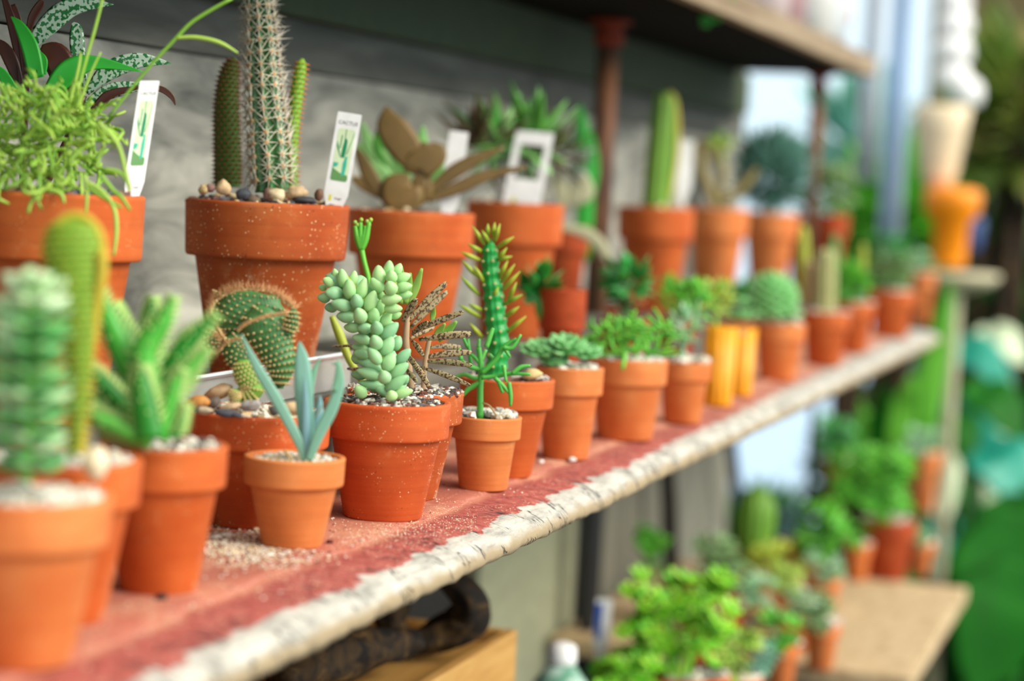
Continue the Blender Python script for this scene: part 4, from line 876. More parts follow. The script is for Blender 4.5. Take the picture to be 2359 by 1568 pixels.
mb = MB(); stalk(mb, b0, [(50, 480), (55, 350), (60, 200)], [9, 8, 7]); stalk(mb, b0, [(80, 480), (150, 330), (195, 220)], [9, 8, 6]); mb.build('stem', 'purple', b0.root)

# b2 cactus pot
b2 = back('potted_cactus', 'large crusty terracotta pot in the back row with three tall cacti, the front one white-spined', 617, 378, 467, 'tc_crust', fill='sand', rim=.31, knob=.0007)
gravel(b2, 'gr_pebble', 110, .0055, .9, .004)
for i, (x, y, a_, b_, col) in enumerate([(515, 432, 18, 17, (228, 196, 150)), (485, 433, 12, 10, (150, 116, 108)), (470, 436, 12, 12, (200, 174, 124)), (560, 448, 20, 12, (74, 78, 88)), (640, 450, 24, 15, (232, 212, 172)), (622, 448, 16, 14, (150, 110, 104)), (682, 444, 24, 17, (206, 176, 136)), (702, 462, 26, 9, (70, 70, 76)), (585, 462, 16, 12, (120, 104, 84)), (735, 448, 10, 14, (120, 84, 62)), (540, 452, 14, 8, (210, 188, 148))]):
    pebble(b2, x, y, -.045, a_, b_, gravelmat('back_stone_%s' % 'abcdefghijk'[i], [col, col]), random.uniform(-.3, .3))
mb = MB(); k_ = b2.t / F; sp_ = MB(); ar_ = MB()
nd = tubercles(mb, path(b2, [(628, 440), (624, 400), (618, 320), (610, 230), (604, 140), (600, 60), (596, 0), (592, -60), (590, -90)], -.03), [x * k_ for x in (40, 44, 43, 40, 36, 31, 26, 18, 5)], [x * k_ for x in (40, 44, 43, 40, 36, 31, 26, 18, 5)], 20, 8, .0085, ridge=True)
mb.build('cactus_body', 'cr_body', b2.root)
for p, n_, T in nd:
    if not facing(p, n_): continue
    ar_.ball(p, .0024, seg=7, rings=5)
    for i in range(8):
        a = 6.283 * i / 8 + random.uniform(-.2, .2); o_ = n_.orthogonal().normalized(); d = o_ * math.cos(a) + n_.cross(o_) * math.sin(a) + n_ * random.uniform(.25, .8)
        sp_.spine(p, d, random.uniform(.011, .023), .0008)
sp_.build('spines', 'spine_wh', b2.root, kind='stuff'); ar_.build('areoles', plain('tan_areoles', (206, 160, 104), .9), b2.root, kind='stuff')
mb = MB(); nd = tubercles(mb, path(b2, [(524, 430), (524, 350), (522, 260), (526, 190), (534, 150), (540, 132)], .03), [x * k_ for x in (32, 32, 30, 26, 19, 5)], [x * k_ for x in (26, 26, 26, 22, 17, 5)], 30, 13, .0018); mb.build('dark_column', leafmat('dark_column_skin', [(70, 96, 40), (78, 104, 44)], .7, .02), b2.root, label='dark olive dense-pimpled column')
mb = MB()
for p, n_, T in nd:
    mb.ball(p, .0014, seg=4, rings=4); mb.spine(p, n_, .004, .0006)
mb.build('dark_column_areoles', plain('red_brown_areoles', (132, 72, 40), .9), b2.root, kind='stuff')
mb = MB(); nd = tubercles(mb, path(b2, [(674, 430), (672, 360), (676, 280), (686, 200), (694, 150), (697, 135)], .0), [x * k_ for x in (14, 15, 16, 16, 13, 3)], [x * k_ for x in (14, 15, 16, 16, 13, 3)], 26, 9, .0014); mb.build('slim_column', leafmat('slim_column_skin', [(120, 160, 56), (130, 170, 60)], .5, .08), b2.root, label='slim yellow-green column')
mb = MB()
for p, n_, T in nd: mb.spine(p, n_, .0042, .0009)
mb.build('slim_column_spines', plain('orange_spines', (210, 130, 60), .8), b2.root, kind='stuff')
mb = MB()
for _ in range(60):
    a = -math.pi / 2 + random.gauss(.95, .10); z = b2.h * random.choice([.68, .69, .7, .66, .62, .55, .95, .8]) + random.uniform(-.004, .004); rr = b2.R * (.985 if z > b2.h * .69 else .85)
    mb.ball(b2.c + Vector((math.cos(a) * rr, math.sin(a) * rr, z)), random.uniform(.001, .0032), seg=6, rings=5, rough=.4)
mb.build('mineral_crust', 'areole', b2.root, smooth=False, kind='stuff')

# plant tags
def textmesh(s, size, loc, R3, mat, parent, name='lettering', off=.0004):
    cu = bpy.data.curves.new(name, 'FONT'); cu.body = s; cu.size = size; cu.align_x = 'CENTER'; cu.align_y = 'CENTER'; cu.extrude = .00006
    ob = bpy.data.objects.new(name + '_tmp', cu); scn.collection.objects.link(ob); dg = bpy.context.evaluated_depsgraph_get(); me = bpy.data.meshes.new_from_object(ob.evaluated_get(dg)); bpy.data.objects.remove(ob)
    me.name = name; me.materials.clear(); me.materials.append(M[mat] if isinstance(mat, str) else mat)
    offw = parent_world(parent)
    for v in me.vertices: v.co = loc + R3 @ v.co - offw
    o = bpy.data.objects.new(name, me); scn.collection.objects.link(o); o.parent = parent; return o
M['ink'] = plain('grey_ink', (70, 74, 76), .7); M['tealp'] = plain('teal_print', (22, 140, 92), .5); M['tealb'] = plain('blue_teal_print', (60, 190, 160), .5); M['mintp'] = plain('pale_mint_print', (222, 240, 196), .5); M['moss'] = plain('moss_print', (104, 156, 92), .5); M['yelp'] = plain('yellow_print', (236, 226, 40), .5)
def label_tag(quad, t, lab, pic=True, text=None, small=None, yellow=True, window=False, yaw=0, group=None):
    """quad: top-left, top-right, bottom-right, bottom-left of the tag body in the photo"""
    q = [P(x, y, t + dz) for x, y, dz in quad]; top = (q[0] + q[1]) / 2; bot = (q[2] + q[3]) / 2
    vx = (q[1] - q[0]); w = vx.length; vx.normalize(); vy = (top - bot); h = vy.length; vy = vy.normalized(); vz = vx.cross(vy)
    c = bot; R3 = Matrix((vx, vy, vz)).transposed()
    def L(u, v, o_=0): return c + vx * (u * w) + vy * (v * h) + vz * o_
    rt = thing('plant_tag', lab, 'plant tag', bot - vy * .03, group)
    mb = MB(); th = .0005
    def plate(mb, pts, th, o0=0):
        n = len(pts); vs = [L(u, v, o0 + th) for u, v in pts] + [L(u, v, o0) for u, v in pts]
        mb.add(vs, [tuple(range(n)), tuple(range(2 * n - 1, n - 1, -1))] + [(i, i + n, (i + 1) % n + n, (i + 1) % n) for i in range(n)])
    dn = -.03 / h
    if window:
        for a0, b0_, a1, b1_ in ((-.5, .82, .5, 1), (-.5, .0, .5, .34), (-.5, .34, -.32, .82), (.32, .34, .5, .82)): plate(mb, [(a0, b0_), (a1, b0_), (a1, b1_), (a0, b1_)], th)
        plate(mb, [(-.2, dn), (.2, dn), (.2, 0), (-.2, 0)], th)
    else: plate(mb, [(-.04, dn), (.04, dn), (.39, -.001), (.40, 0.0), (.5, .09), (.5, .99), (.48, 1), (-.48, 1), (-.5, .99), (-.5, .09), (-.40, 0.0), (-.39, -.001)], th)
    mb.build('tag_body', 'white', rt, False)
    if pic:
        pb = MB(); plate(pb, [(-.35, .26), (-.3, .24), (.3, .24), (.35, .26), (.35, .80), (.3, .82), (-.3, .82), (-.35, .80)], .00012, th); pb.build('picture', 'mintp', rt, False)
        pb = MB(); o_ = th + .00014
        for pts in ([(-.08, .50), (.08, .50), (.11, .62), (.10, .69), (.04, .72), (-.02, .70), (-.06, .62)], [(-.03, .68), (.0, .68), (.0, .82), (-.03, .82)], [(-.19, .60), (-.14, .60), (-.13, .75), (-.17, .75)], [(-.14, .52), (-.08, .5), (-.28, .66), (-.31, .68), (-.31, .62)], [(.12, .54), (.16, .54), (.33, .76), (.33, .80), (.28, .72)]): plate(pb, pts, .0001, o_)
        pb.build('picture_cactus', 'tealp', rt, False)
        pb = MB()
        for pts in ([(.06, .30), (.20, .31), (.22, .42), (.20, .52), (.12, .52), (.06, .44)], [(-.33, .38), (-.15, .40), (-.12, .44), (-.33, .44)]): plate(pb, pts, .0001, o_)
        pb.build('picture_leaves', 'tealb', rt, False)
        pb = MB(); plate(pb, [(-.35, .26), (-.3, .24), (.3, .24), (.35, .26), (.33, .31), (.0, .33), (-.34, .38)], .0001, th + .00013); pb.build('picture_ground', 'moss', rt, False)
    if text: textmesh(text, w * .21, L(0, .885, th + .0001), R3, 'ink', rt)
    if small: textmesh(small, w * .13, L(.1, .045, th + .0001), R3, 'ink', rt, 'small_print')
    if yellow: pb = MB(); plate(pb, [(-.28, .01), (-.17, .01), (-.17, .08), (-.28, .08)], .0001, th); pb.build('yellow_mark', 'yelp', rt, False)
    return rt
TG = 'plant tags stuck in the back-row pots'
label_tag([(779, 256, 0), (834, 265, 0), (798, 470, 0), (744, 462, 0)], b2.t - .024, 'white tag headed CACTUS stuck in the three-cactus pot', text='CACTUS', small='Angel', group=TG)
label_tag([(322, 186, -.0), (367, 186, .01), (328, 444, .01), (283, 442, -.0)], b1.t + .01, 'white cactus-picture tag beside the tangled lime stems', text='CACTUS', small='Angel', group=TG)

b3 = back('potted_succulent', 'terracotta back-row pot with broad coppery brown leaves among green ones', 948, 294, 488, 'tc', rim=.31)
gravel(b3, 'gr_pebble', 90, .007)
M['copper'] = leafmat('coppery_leaf', [(100, 82, 48), (126, 102, 62), (86, 72, 40)], .5, .04, 40, .3)
M['vari'] = leafmat('two_tone_green_leaf', [(110, 180, 84), (160, 208, 140), (90, 160, 70)], .4, .08, 40, .3)
mb = MB()
for pts, w in [([(960, 400), (940, 350), (900, 290), (890, 245)], [10, 36, 34, 3]), ([(935, 490), (930, 462), (922, 430), (938, 402)], [26, 46, 44, 6]), ([(955, 400), (960, 385), (1000, 350), (1010, 330)], [14, 36, 34, 10]), ([(985, 460), (1060, 430), (1120, 405), (1212, 385)], [8, 15, 13, 3]), ([(990, 440), (1040, 400), (1090, 370), (1160, 340)], [8, 17, 14, 4]), ([(900, 470), (860, 420), (835, 370), (820, 340)], [8, 18, 14, 4]), ([(890, 460), (840, 425), (810, 410)], [6, 14, 5]), ([(960, 470), (975, 440), (985, 400)], [10, 22, 8]), ([(975, 450), (965, 430), (970, 400)], [10, 20, 10]), ([(820, 420), (850, 420), (900, 432)], [4, 10, 6])]:
    leaf(mb, b3, pts, w, .14, -.02, fold=.12, sub=6)
stalk(mb, b3, [(955, 485), (958, 440), (965, 400)], [9, 8, 7]); mb.build('copper_leaves', 'copper', b3.root, label='coppery brown leaves')
mb = MB()
for pts, w in [([(930, 440), (890, 380), (850, 330), (835, 280)], [8, 22, 16, 3]), ([(920, 420), (890, 360), (880, 320), (885, 270)], [10, 24, 20, 3]), ([(960, 400), (970, 340), (975, 290)], [8, 16, 3]), ([(930, 430), (880, 410), (860, 350)], [8, 24, 5]), ([(915, 440), (870, 400), (825, 330)], [10, 26, 4]), ([(940, 420), (920, 360), (930, 300)], [10, 24, 4]), ([(995, 430), (1010, 400), (1020, 350)], [6, 14, 3])]:
    leaf(mb, b3, pts, w, .15, .04, fold=.15, sub=6)
mb.build('green_leaves', 'vari', b3.root, label='two-tone green leaves')
label_tag([(1036, 300, 0), (1080, 306, 0), (1056, 480, -.01), (1010, 476, -.01)], b3.t - .0, 'white tag behind the coppery leaves, printed in grey', pic=False, text=None, yellow=False, group=TG)
b4 = back('potted_plant', 'terracotta back-row pot with spiky mixed green and maroon leaves, left of the rusty pipe', 1188, 226, 468, 'tc', rim=.31)
gravel(b4, 'gr_pebble', 70, .008)
mb = MB(); mg = MB(); mp = MB()
for tgt, cx, cy, n, L, w in ((mp, 1100, 300, 14, 80, 9), (mg, 1150, 290, 12, 80, 12), (mg, 1220, 300, 9, 85, 13), (mp, 1270, 310, 14, 75, 9), (mp, 1190, 330, 12, 90, 9), (mb, 1130, 270, 8, 60, 10)):
    c = P(cx, cy + 40, b4.t + random.uniform(-.02, .05)); clump(tgt, c, int(n * 1.5), L * 1.35 * b4.t / F, w * 1.3 * b4.t / F, .15, 1, .6, (.014, .014, .012))
st = MB()
for x in (1130, 1160, 1215, 1260, 1190): stalk(st, b4, [(1190 + (x - 1190) * .3, 470), (x, 400), (x, 330)], [5, 4, 4])
st.build('stem', 'purple', b4.root); mg.build('green_leaves', 'vari', b4.root); mp.build('maroon_leaves', leafmat('muted_maroon_leaf', [(110, 90, 66), (84, 66, 50), (120, 130, 84)], .5, .04), b4.root, label='muted maroon-brown leaves'); mb.build('pale_leaves', 'greygreen', b4.root)
label_tag([(1190, 300, 0), (1277, 308, .0), (1242, 470, 0), (1160, 468, 0)], b4.t - .03, 'broad white tag with an open square picture window', pic=False, window=True, group=TG)
mb = MB(); k_ = b4.t / F
b4b = back('potted_plant', 'pot tucked behind the rusty pipe with a long arching pale leaf and purple flecked leaves', 1300, 120, 520, 'tc_dark', Y=.93)
leaf(mb, b4b, [(1290, 525), (1330, 530), (1370, 550), (1395, 585), (1404, 612)], [6, 12, 14, 13, 4], .2, -.1, sub=6); leaf(mb, b4b, [(1310, 470), (1340, 440), (1345, 400)], [10, 30, 6], .1); leaf(mb, b4b, [(1300, 480), (1290, 420), (1292, 370)], [8, 20, 6], .1); mb.build('pale_leaves', plain('pale_sage_leaf', (188, 186, 150), .6), b4b.root)
mb = MB(); bushy(mb, b4b, 1310, 360, 90, 120, 60, 34, 9, .2); mb.build('flecked_leaves', leafmat('purple_flecked_leaf', [(120, 84, 110), (200, 196, 200), (70, 90, 60), (90, 120, 80)], .5, .04), b4b.root)
mb = MB(); leaf(mb, b4b, [(1345, 600), (1348, 450), (1340, 300), (1335, 240)], [14, 22, 18, 3], .15, .05); leaf(mb, b4b, [(1330, 560), (1360, 400), (1362, 300)], [12, 20, 4], .15, .05); mb.build('upright_leaves', 'plgreen', b4b.root)
b5 = back('potted_cactus', 'terracotta back-row pot right of the rusty pipe with one tall smooth green column cactus', 1512, 178, 478, 'tc', rim=.31); gravel(b5, 'gr_pebble', 50, .008)
column(b5, 1508, 480, 1532, 214, 32, 'col_green', 7)
mb = MB(); stalk(mb, b5, [(1540, 470, .005), (1560, 350, .005), (1556, 240, .005), (1540, 214)], [5, 6, 6, 5]); stalk(mb, b5, [(1484, 470, .0), (1498, 330), (1516, 230)], [5, 6, 5]); mb.build('golden_ribs', 'gold', b5.root, label='golden-edged ribs')
label_tag([(1562, 322, 0), (1600, 325, 0), (1592, 440, -.01), (1556, 440, -.01)], b5.t + .07, 'plain white tag right of the tall green column cactus', pic=False, yellow=False, group=TG)
b6 = back('potted_cactus', 'terracotta back-row pot with curling tan snake-like cactus stems', 1655, 142, 481, 'tc_warm', rim=.31); gravel(b6, 'gr_pebble', 50, .009)
mb = MB(); stalk(mb, b6, [(1650, 480), (1630, 430), (1612, 380), (1606, 345), (1620, 332), (1636, 350), (1640, 380)], [11, 13, 14, 14, 12, 12, 8]); stalk(mb, b6, [(1650, 470), (1690, 450), (1720, 420), (1742, 390)], [10, 11, 10, 6]); stalk(mb, b6, [(1655, 470), (1665, 400), (1655, 320)], [10, 11, 6], .04); mb.build('cactus_stems', plain('tan_green_cactus', (150, 136, 84), .7), b6.root)
mb = MB(); bushy(mb, b6, 1660, 340, 50, 60, 30, 24, 7, .3); mb.build('foliage', 'paleyel', b6.root)
b7 = back('potted_plant', 'terracotta back-row pot with a dense blue-green mound of fine leaves', 1776, 130, 492, 'tc_warm', rim=.31); gravel(b7, 'gr_white', 50, .009)
M['bluegreen'] = leafmat('blue_green_leaf', [(88, 142, 126), (120, 168, 156), (76, 128, 108)], .6, .05, sat=1.0)
mb = MB(); bushy(mb, b7, 1775, 395, 195, 180, 900, 40, 6, .3, .5); stalk(mb, b7, [(1776, 490), (1775, 430), (1775, 380)], [6, 6, 5]); mb.build('foliage', 'bluegreen', b7.root)
b8 = back('potted_plant', 'dark terracotta pot last in the back row with a sparse grey-green plant', 1915, 84, 494, 'tc_dark', rim=.3, Y=.795); mb = MB(); bushy(mb, b8, 1925, 430, 110, 110, 120, 30, 7, .3, .6); stalk(mb, b8, [(1915, 495), (1920, 450), (1925, 420)], [5, 5, 4]); mb.build('foliage', 'greygreen', b8.root)
b9 = back('potted_plant', 'small terracotta pot squeezed in just before the last back-row pot', 1848, 62, 500, 'tc', rim=.3); mb = MB(); bushy(mb, b9, 1850, 470, 50, 60, 50, 24, 6, .3, .6); mb.build('foliage', 'bluegreen', b9.root)
# things on the overhead shelf
def top_pot(px, py, w, lab, Y=.80):
    c = on_y(px, py, Y); t = depth(c); R = w * t / F / 2; rt = thing('potted_plant', lab, 'potted plant', (c.x, Y, UZ + .044), 'pots on the overhead shelf'); h = R * 1.9; b = Vector((c.x, Y, UZ + .0365))
    mb = MB(); mb.lathe(b, [(R * .62, 0), (R * .9, h * .7), (R, h * .7), (R, h), (R * .88, h), (R * .8, h * .85), (.0005, h * .85)], 48); mb.build('pot', 'tc', rt)
    r = Pot(); r.t = t; r.root = rt; r.R = R; r.c = b; r.h = h; r.zf = b.z + h * .85; return r
r = top_pot(1905, 50, 112, 'terracotta pot on the overhead shelf with a drooping green leaf'); mb = MB(); leaf(mb, r, [(1880, -120), (1925, -80), (1915, 0), (1885, 45)], [10, 20, 18, 4], .15, -.10); mb.build('leaf', 'plgreen', r.root)
r = top_pot(1620, -120, 140, 'terracotta pot above the frame whose green leaves hang over the overhead shelf', .78); mb = MB(); leaf(mb, r, [(1640, -190), (1655, -100), (1640, 0), (1622, 62)], [16, 34, 30, 8], .15, -.09); leaf(mb, r, [(1650, -180), (1680, -80), (1665, 0), (1650, 50)], [16, 24, 22, 6], .15, -.10); mb.build('leaves', 'plgreen', r.root)
mb = MB(); c = on_y(1800, 20, .80)
for i, (dx, col) in enumerate(((-.13, (228, 208, 206)), (-.02, (196, 158, 160)), (.19, (236, 236, 230)), (.30, (226, 232, 236)))):
    mb = MB(); h = .20; mb.lathe((c.x + dx * 1.6, .80, UZ + .0365), [(.045, 0), (.052, .003), (.058, h * .8), (.05, h), (.046, h), (.0005, h * .97)], 32); o = mb.build('planter', plain('glazed_%s' % 'abcd'[i], col, .35), None)
    tag(o, ['pinkish white', 'dusty rose', 'white', 'pale grey'][i] + ' glazed planter on the overhead shelf ' + ['left of the rose one', 'between the pinkish one and the terracotta pot', 'just right of the terracotta pot', 'farthest along'][i], 'planter', 'glazed planters on the overhead shelf')
# ================================================================ things on the lower shelf
LO = 'pots on the lower shelf'
def low_pot(name, lab, pxc, w, yr, yb, mat='tc', **kw):
    return clay_pot(name, lab, 'potted plant', pxc, w, yr, yb, z=LOW, mat=mat, group=LO, **kw)
random.seed(33)
CZ = -.377
# pine crate
ca = on_z(1192, 1450, CZ + .145); x1, yf = ca.x, ca.y
rt = thing('wooden_crate', 'honey-coloured open pine crate under the red shelf', 'crate', (x1 - .2, yf + .14, CZ - .245))
Lc, Wc, Hc_ = .62, .27, .145 + .245
def bb(name, c, s): mb = MB(); mb.box((c[0], c[1], c[2] - .245), s); return bevel(mb.build(name, 'crate', rt, False), .002)
cx, cy = x1 - Lc / 2, yf + Wc / 2
bb('side_board', (cx, yf + .007, CZ + Hc_ / 2), (Lc, .014, Hc_)); bb('side_board', (cx, yf + Wc - .007, CZ + Hc_ / 2), (Lc, .014, Hc_)); bb('end_board', (x1 - .007, cy, CZ + Hc_ / 2), (.014, Wc - .030, Hc_)); bb('end_board', (x1 - Lc + .007, cy, CZ + Hc_ / 2), (.014, Wc - .030, Hc_)); bb('base_board', (cx, cy, CZ + .008), (Lc - .03, Wc - .03, .012))
bb('lid_board', (cx - .0, cy + .01, CZ + Hc_ - .02), (Lc - .03, Wc - .032, .010))
# gnarled hollow driftwood ring on the crate
M['drift'] = woodmat('dark_driftwood', [(16, 13, 10), (34, 26, 18), (70, 52, 30), (120, 92, 50)], (4, 4, 4), 8)
tD = depth(Vector((x1 - .16, cy, 0)))
c = P(985, 1392, tD); k_ = tD / F; mb = MB(); pts = []; ws = []
for i in range(25):
    a = 2 * math.pi * i / 24; rr = 84 + 9 * math.sin(a * 3 + 1); pts.append(c + CR * (math.cos(a) * rr * 1.1 * k_) + CD * (math.sin(a) * rr * k_) + CF * .008 * math.sin(a * 2)); ws.append((38 + 9 * math.sin(a * 2 + .6)) * k_)
ws[-1] = ws[0]
mb.sweep(pts, ws, [w * 1.5 for w in ws], seg=16, sub=4, prof=lambda a, u: 1 + .14 * math.sin(a * 5 + u * 20))
o = mb.build('driftwood', 'drift'); tag(o, 'dark gnarled driftwood ring with a round hole, under the red shelf', 'driftwood')
mb = MB(); pts = [P(640, 1600, tD - .25), P(760, 1540, tD - .2), P(880, 1510, tD - .12), P(960, 1500, tD - .08)]; mb.sweep([p + U * .01 for p in pts], [.022, .026, .02, .012], seg=14, sub=6, prof=lambda a, u: 1 + .15 * math.sin(a * 4 + u * 15)); o = mb.build('driftwood', 'drift'); tag(o, 'low brown driftwood stick lying beside the hollow ring', 'driftwood')
# bottle
t_ = depth(on_z(1290, 1590, CZ)); b = on_z(1290, 1600, CZ + .002); b.z = BEN; k_ = t_ / F
b.z = BEN; rt = thing('plastic_jar', 'pale green clear jar with a white cap beside the pine crate', 'jar', b); R = 80 * k_; H_ = HC + ray(1275, 1510).z * t_ - BEN
mb = MB(); mb.lathe(b, [(R * .9, 0), (R, .006), (R, H_ * .72), (R * .8, H_ * .9), (R * .35, H_)], 40); mb.build('jar_body', patterned('jar_green', (96, 150, 124), (170, 200, 186), 40, .4, .6, rough=.15), rt)
mb = MB(); mb.lathe(b + U * (H_ - .001), [(R * .4, 0), (R * .42, .002), (R * .40, .022), (R * .2, .027)], 32); mb.build('cap', 'white', rt)
label_tag([(1375, 1378, 0), (1412, 1380, 0), (1398, 1490, -.01), (1366, 1488, -.01)], 3.1, 'blue and white tag standing beside the black post', pic=False, yellow=False)
lt = [x for x in scn.objects if x.name.startswith('plant_tag')][-1]
pb = MB(); q = [P(1373, 1390, 3.085), P(1390, 1390, 3.085), P(1382, 1470, 3.08), P(1368, 1470, 3.08)]; q2 = [v - CF * .0004 for v in q]; pb.add(q2 + q, [(0, 3, 2, 1), (4, 5, 6, 7), (0, 1, 5, 4), (1, 2, 6, 5), (2, 3, 7, 6), (3, 0, 4, 7)]); pb.build('blue_panel', plain('blue_print', (30, 96, 200), .5), lt, False)
# leafy pots, near to far
M['brightlime'] = leafmat('bright_lime_rosette', [(120, 196, 44), (160, 210, 70), (90, 176, 40), (190, 216, 100)], .4, .1)
def low_bush(lab, pxc, w, yr, yb, bx, by, bw, bh, n, L, lw, mat, potmat='tc', up=.5, name='potted_plant', th=.3):
    r = low_pot(name, lab, pxc, w, yr, yb, potmat, rim=.3, base=.68); gravel(r, 'gr_white', 30, .01)
    mb = MB(); 
    for i in range(5):
        x = bx + random.uniform(-.3, .3) * bw; y = by + random.uniform(-.2, .3) * bh
        stalk(mb, r, [(pxc, yr + 6), ((x + pxc) / 2, (y + yr) / 2), (x, y)], [w * .05, w * .04, w * .03], seg=6, sub=2)
    for i in range(n):
        x = bx + random.uniform(-.5, .5) * bw * .85; y = by + random.uniform(-.5, .5) * bh * .85; z = random.uniform(-.5, .5) * bw * r.t / F
        rosette(mb, P(x, y, r.t + z), L * r.t / F, 2, 6, lw * r.t / F, th, .3, 1.1, N0=Vector((random.uniform(-.8, .8), random.uniform(-.8, .8), 1)) - CF * .4)
    mb.build('foliage', mat, r.root); return r
low_bush('bright lime rosette bush at the bottom, nearest on the lower shelf', 1560, 240, 1590, 1760, 1560, 1430, 280, 250, 75, 34, 9, 'brightlime')
low_bush('lime green low plant at the bottom edge left of the big lime rosette bush', 1450, 150, 1640, 1760, 1440, 1550, 150, 110, 34, 30, 9, 'brightlime')
low_bush('cream and lime variegated plant at the bottom right of the lime rosette bush', 1690, 130, 1590, 1730, 1690, 1500, 120, 130, 26, 28, 9, 'paleyel')
low_bush('small terracotta pot with grey-green sprigs by the tan corner, nearest', 1893, 84, 1452, 1545, 1880, 1410, 90, 90, 16, 24, 7, 'greygreen', 'tc_warm')
low_bush('low pot with dull green sprigs left of the nearest tan-corner pot', 1800, 80, 1500, 1600, 1795, 1450, 90, 100, 16, 26, 7, 'bushy', 'tc_warm')
low_bush('terracotta pot with pale sprigs in the middle of the lower shelf', 1740, 76, 1420, 1505, 1745, 1370, 90, 80, 14, 24, 7, 'jade', 'tc_warm')
low_bush('terracotta pot with yellowish sprigs in the middle of the lower shelf', 1815, 70, 1380, 1455, 1815, 1335, 80, 80, 14, 22, 6, 'paleyel', 'tc_warm')
low_bush('dark red pot with upright blue-green leaves against the grey boards', 1650, 100, 1340, 1450, 1650, 1290, 90, 120, 16, 34, 8, 'greygreen', 'tc_dark', .9)
rr = low_pot('potted_cactus', 'dark red pot with a broad dark green cactus near the blue-grey strut', 1722, 92, 1275, 1375, 'tc_dark', rim=.3, base=.68)
mb = MB(); k_ = rr.t / F
tubercles(mb, path(rr, [(1735, 1290), (1738, 1230), (1742, 1170), (1745, 1130), (1745, 1118)]), [x * k_ for x in (34, 46, 46, 26, 5)], [x * k_ for x in (34, 40, 40, 22, 5)], 10, 14, .004, ridge=True); mb.build('cactus_body', 'col_green', rr.root)
low_bush('small pot with a dark glossy plant right of the dark green cactus', 1830, 60, 1240, 1310, 1828, 1200, 70, 80, 14, 22, 7, 'chalk_b', 'tc_dark')
low_bush('pot with mid green leafy sprays in the middle distance of the lower shelf', 1880, 70, 1300, 1380, 1890, 1230, 110, 150, 30, 30, 8, 'bushy', 'tc')
low_bush('small bright terracotta pot left of the large dark terracotta pot', 1978, 62, 1262, 1338, 1965, 1235, 60, 50, 8, 20, 6, 'bushy', 'tc_warm')
low_bush('large dark terracotta pot by the tan corner, topped with a dome of green foliage', 2046, 128, 1212, 1338, 2010, 1110, 190, 160, 85, 30, 6, 'bushy', 'tc_dark')
low_bush('small orange terracotta pot farthest right on the lower shelf', 2128, 80, 1048, 1180, 2125, 1020, 70, 60, 12, 22, 7, 'jade', 'tc_warm')
low_bush('dark terracotta pot at the back of the lower shelf below the red shelf', 1935, 70, 1062, 1160, 1935, 1010, 90, 90, 16, 26, 7, 'glossy', 'tc_dark')
low_bush('pink-edged terracotta pot right of the large dark pot, on the tan corner', 2120, 66, 1262, 1325, 2120, 1235, 50, 50, 8, 18, 6, 'greygreen', 'tc_warm')
low_bush('pot with pale green sprigs in front of the mid green leafy sprays', 1905, 64, 1345, 1410, 1900, 1310, 80, 70, 14, 22, 6, 'jade', 'tc_warm')

for a_ in (('yellow-green low plant directly behind the bright lime rosette bush', 1610, 90, 1440, 1540, 1600, 1390, 130, 100, 22, 28, 8, 'brightlime', 'tc'),
           ('clump of pale aqua sprigs between the lime bush and the tan corner', 1700, 80, 1560, 1650, 1740, 1520, 110, 90, 18, 24, 7, 'chalk', 'tc_warm'),
           ('terracotta pot with olive sprigs halfway up the lower shelf', 1770, 74, 1330, 1405, 1765, 1290, 90, 80, 16, 22, 7, 'olive', 'tc_warm'),
           ('red-tinged sprigs in a small pot beside the lime bush', 1745, 64, 1460, 1535, 1742, 1430, 80, 70, 14, 20, 6, 'redtip', 'tc_warm'),
           ('tall grey-green sprig plant behind the yellow-green low plant', 1560, 70, 1350, 1430, 1500, 1270, 70, 110, 14, 26, 8, 'bushy', 'tc_dark'),
           ('dusty green clump in a pot near the middle of the lower shelf', 1690, 76, 1370, 1450, 1690, 1330, 100, 80, 18, 22, 7, 'greygreen', 'tc_warm'),
           ('small warm terracotta pot with cream sprigs left of the nearest tan-corner pot', 1850, 66, 1420, 1500, 1848, 1390, 80, 70, 14, 20, 6, 'jade', 'tc_warm')):
    if 'redtip' not in M: M['redtip'] = leafmat('red_tinged_leaf', [(150, 90, 70), (120, 150, 80), (190, 110, 90)], .5, .05)
    low_bush(*a_)

# ================================================================ beyond the shelf end
M['bigleaf'] = leafmat('big_green_leaf', [(12, 76, 6), (20, 96, 14), (8, 62, 10)], .6, .0, 10, .4, spec=.2)
M['teal'] = leafmat('teal_leaf', [(30, 130, 110), (50, 160, 140), (40, 120, 90)], .3, .08, 10, .2, spec=.6)
M['deepgreen'] = leafmat('deep_hedge_leaf', [(22, 78, 26), (40, 110, 34), (16, 60, 24)], .4, .05, 10, .3)
M['olivehedge'] = leafmat('olive_hedge_leaf', [(112, 122, 50), (90, 116, 40), (130, 118, 66)], .5, .05, 10, .3)
random.seed(5); M['aqua'] = leafmat('aqua_haze_leaf', [(120, 190, 170), (150, 210, 200), (90, 170, 140)], .4, .05, sat=1.0)  # pale aqua leaf colour imitates haze in front of the sky
M['lf_highlight'] = leafmat('highlight_leaf', [(232, 240, 206), (210, 230, 190)], .4, .1, sat=1.0)  # whitish leaf colour stands in for bright highlights among the teal leaves
